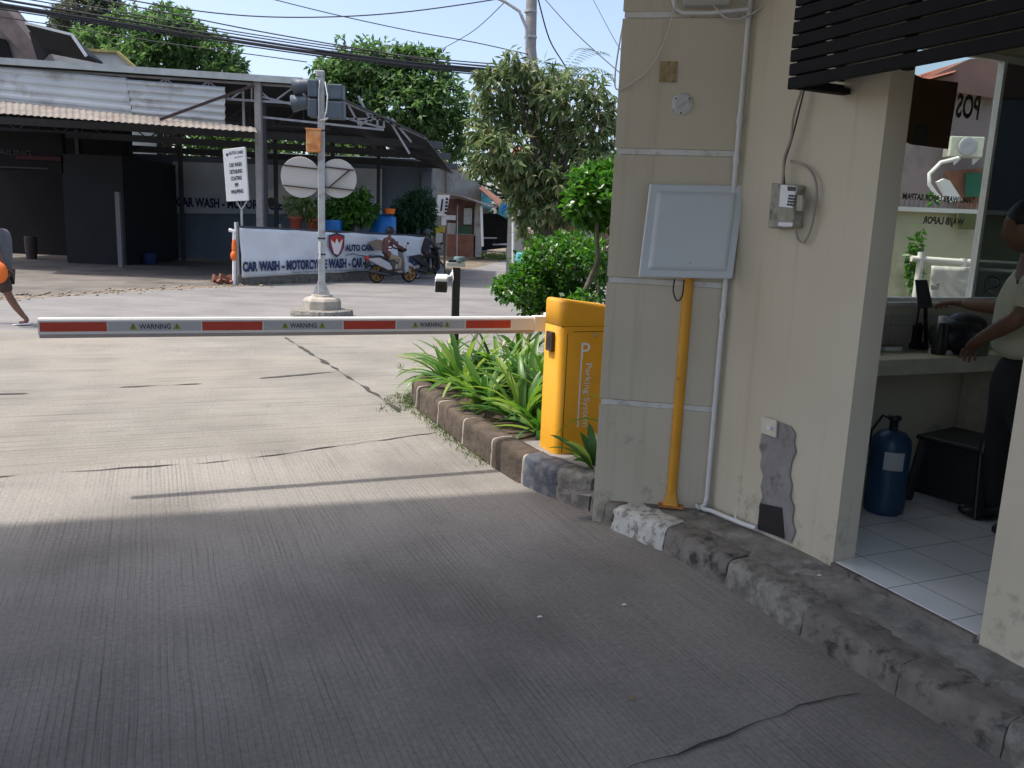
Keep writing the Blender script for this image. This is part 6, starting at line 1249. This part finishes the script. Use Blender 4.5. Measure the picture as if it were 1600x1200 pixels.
# ---------------- scooters ----------------
def scooter(loc, rz, label, mbody, mrim, mseat, mtail):
    t_ = thing('scooter', label, 'scooter', loc, rz, 'scooters riding away along the street')
    X90 = Matrix.Rotation(rad(90), 4, 'X')
    for x in (-.62, .63):
        mb = MB(); mb.lathe((x, 0, .29), [(.235, -.045), (.275, -.04), (.29, 0), (.275, .04), (.235, .045), (.235, -.045)], 28, X90); wh_ = mb.build('wheel', m_tyre, t_, world=False)
        mb = MB(); 
        for k in range(5): a = k*2*math.pi/5; mb.bar((x, 0, .29), (x+.23*math.cos(a), 0, .29+.23*math.sin(a)), .03, .03)
        mb.lathe((x, 0, .29), [(.21, -.03), (.236, -.03), (.236, .03), (.21, .03), (.21, -.03)], 28, X90); mb.build('rim', mrim, wh_, world=False)
    def lp(pts, w_, m_, nm, par=t_): 
        mb = MB(); k = len(pts); vv = [(x, -w_(i) if callable(w_) else -w_, z) for i, (x, z) in enumerate(pts)]+[(x, w_(i) if callable(w_) else w_, z) for i, (x, z) in enumerate(pts)]
        mb.add(vv, [list(range(k)), [k+i for i in range(k)][::-1]]+[(i, k+i, k+(i+1) % k, (i+1) % k) for i in range(k)]); return mb.build(nm, m_, par, world=False, bevel=.03)
    lp([(-.98, .78), (-.62, .82), (-.20, .62), (-.08, .42), (-.25, .40), (-.55, .52), (-.95, .70)], .13, mbody, 'rear_body')
    lp([(-.45, .44), (-.05, .46), (.0, .30), (-.15, .2), (-.62, .24)], .11, m_black, 'engine')
    lp([(-.12, .34), (.38, .32), (.38, .26), (-.12, .24)], .16, m_black, 'footboard')
    lp([(.36, .30), (.50, .36), (.44, .78), (.36, .98), (.28, .96), (.34, .6)], .17, mbody, 'leg_shield')
    lp([(.36, .96), (.46, 1.02), (.38, 1.10), (.22, 1.08), (.24, .98)], .13, m_black, 'handlebar_cowl')
    lp([(.40, .60), (.62, .64), (.86, .46), (.86, .40), (.66, .52), (.44, .5)], .06, mbody, 'front_fender')
    lp([(-.98, .80), (-.55, .86), (-.10, .74), (-.10, .68), (-.6, .78), (-.95, .76)], .13, mseat, 'seat')
    lp([(-1.04, .80), (-.92, .82), (-.86, .72), (-.98, .68)], .09, mtail, 'tail_light')
    mb = MB(); mb.tube([(.62, .05, .3), (.42, .05, .75)], .028, 8); mb.tube([(.62, -.05, .3), (.42, -.05, .75)], .028, 8); mb.build('fork', m_sgrey, t_, world=False)
    mb = MB(); mb.tube([(.26, -.34, 1.06), (.33, -.15, 1.06), (.33, .15, 1.06), (.26, .34, 1.06)], .017, 8); mb.build('handlebar', m_black, t_, world=False)
    for s_ in (-1, 1): mb = MB(); mb.tube([(.32, s_*.2, 1.08), (.34, s_*.27, 1.22)], .008, 6); mb.ell((.35, s_*.29, 1.25), (.015, .06, .035)); mb.build('mirror', m_black, t_, world=False)
    mb = MB(); mb.tube([(-.2, -.13, .24), (-.75, -.16, .34), (-.95, -.16, .40)], [.03, .045, .045], 10); mb.build('exhaust', m_darksteel, t_, world=False)
    lp([(-1.06, .56), (-.92, .66), (-.90, .50), (-1.04, .44)], .05, m_black, 'rear_guard')
    mb = MB(); mb.box((-1.05, 0, .60), (.01, .22, .09)); mb.build('number_plate', m_black, t_, world=False)
    return t_
def rider(t_loc, rz, label, mj, mt, helm, lean=.0):
    M_ = Matrix.Translation(t_loc) @ Matrix.Rotation(rz, 4, 'Z')
    def v(x, y, z): return M_ @ Vector((x, y, z))
    r = thing('person', label, 'person', t_loc, rz, 'riders on the two scooters')
    nd = [(v(-.28, 0, .88), (.13, .12)), (v(-.26, 0, 1.05), (.12, .11)), (v(-.20, 0, 1.26), (.14, .12)), (v(-.16, 0, 1.42), .055), (v(-.13, 0, 1.52), .05),
          (v(-.17, -.19, 1.34), .05), (v(.0, -.27, 1.14), .04), (v(.22, -.27, 1.09), .028), (v(-.17, .19, 1.34), .05), (v(.0, .27, 1.14), .04), (v(.22, .27, 1.09), .028),
          (v(-.2, -.10, .82), .085), (v(.16, -.15, .76), .06), (v(.12, -.14, .45), .045), (v(.12, -.14, .38), .035), (v(.24, -.14, .34), .03), (v(-.2, .10, .82), .085), (v(.16, .15, .76), .06), (v(.12, .14, .45), .045), (v(.12, .14, .38), .035), (v(.24, .14, .34), .03)]
    ed_ = [(0, 1), (1, 2), (2, 3), (3, 4), (2, 5), (5, 6), (6, 7), (2, 8), (8, 9), (9, 10), (0, 11), (11, 12), (12, 13), (13, 14), (14, 15), (0, 16), (16, 17), (17, 18), (18, 19), (19, 20)]
    mb = MB(); mb.merge(skin(nd, ed_)); head(mb, v(-.12, 0, 1.58), .95, Matrix.Rotation(rz+rad(90), 4, 'Z'))
    for s_ in (-1, 1): hand(mb, v(.22, s_*.27, 1.09), M_.to_3x3() @ Vector((1, 0, -.1)), (0, 0, 1), .9, .9, 1)
    mb.build('body', m_skin, r)
    garment([(v(-.29, 0, .84), (.165, .155)), (v(-.26, 0, 1.05), (.155, .145)), (v(-.20, 0, 1.27), (.165, .15)), (v(-.165, 0, 1.40), .08), (v(-.17, -.19, 1.33), .074), (v(.0, -.27, 1.14), .062), (v(.19, -.27, 1.095), .048), (v(-.17, .19, 1.33), .074), (v(.0, .27, 1.14), .062), (v(.19, .27, 1.095), .048)], [(0, 1), (1, 2), (2, 3), (2, 4), (4, 5), (5, 6), (2, 7), (7, 8), (8, 9)], mj, r, 'jacket')
    garment([(v(-.27, 0, .86), (.14, .13)), (v(-.16, -.10, .81), .1), (v(.17, -.15, .76), .076), (v(.12, -.14, .44), .06), (v(-.16, .10, .81), .1), (v(.17, .15, .76), .076), (v(.12, .14, .44), .06)], [(0, 1), (1, 2), (2, 3), (0, 4), (4, 5), (5, 6)], mt, r, 'trousers')
    tmp = MB(); tmp.ell((0, 0, 0), (.145, .125, .135), None, 22, 14); keep = [f for f in tmp.f if sum(tmp.v[i].z for i in f)/len(f) > -.06-(.0 if sum(tmp.v[i].x for i in f)/len(f) > 0 else .03)]
    mb = MB(); R3 = M_ @ Matrix.Translation((-.125, 0, 1.615)); mb.add([R3 @ q for q in tmp.v], keep, True); h_ = mb.build('helmet', helm, r); h_.modifiers.new('t', 'SOLIDIFY').thickness = .02
    for s_ in (-1, 1): mb = MB(); mb.ell(v(.17, s_*.14, .35), (.12, .05, .045), Matrix.Rotation(rz, 4, 'Z')); mb.build('shoe', m_tan if mt is m_tan else m_black, r)
    return r
s1 = W(614, 437, 24.6); g1 = gz(24.6); z1 = rad(44); q1 = Vector((s1.x, 24.6, g1))
scooter(q1, z1, 'silver and black scooter with bronze wheels in front of the banner', m_sgrey, m_gold, m_black, m_redink)
rider(q1, z1, 'rider in a maroon jacket and tan trousers on the silver scooter', m_maroon, m_tan, m_black)
s2 = W(669, 430, 27.6); g2 = gz(27.6); z2 = rad(56); q2 = Vector((s2.x, 27.6, g2))
scooter(q2, z2, 'black scooter with grey rims riding ahead beside the dark tree', m_black, m_sgrey, m_black, m_redink)
rider(q2, z2, 'rider in a dark hooded jacket and helmet on the black scooter', mat('dark_hoodie', (.045, .04, .045), .9), m_trouser, m_helm)
mb = MB(); M_1 = Matrix.Translation(q1) @ Matrix.Rotation(z1, 4, 'Z')
for k in range(4): z_ = 1.0+k*.09; mb.slab([M_1 @ Vector(p) for p in ((-.30, -.166, z_), (-.20, -.172, z_), (-.20, -.172, z_+.05), (-.30, -.166, z_+.05))], (M_1.to_3x3() @ Vector((0, -1, 0))), .01)
for o in C.objects:
    if not o.parent and o.get('group', '').startswith(('riders', 'scooters')): o.scale = (.93, .93, .93)
ep_ = [o for o in C.objects if o.name.startswith('person') and 'maroon' in o.get('label', '')][0]; mb.build('jacket_print', m_white, ep_)
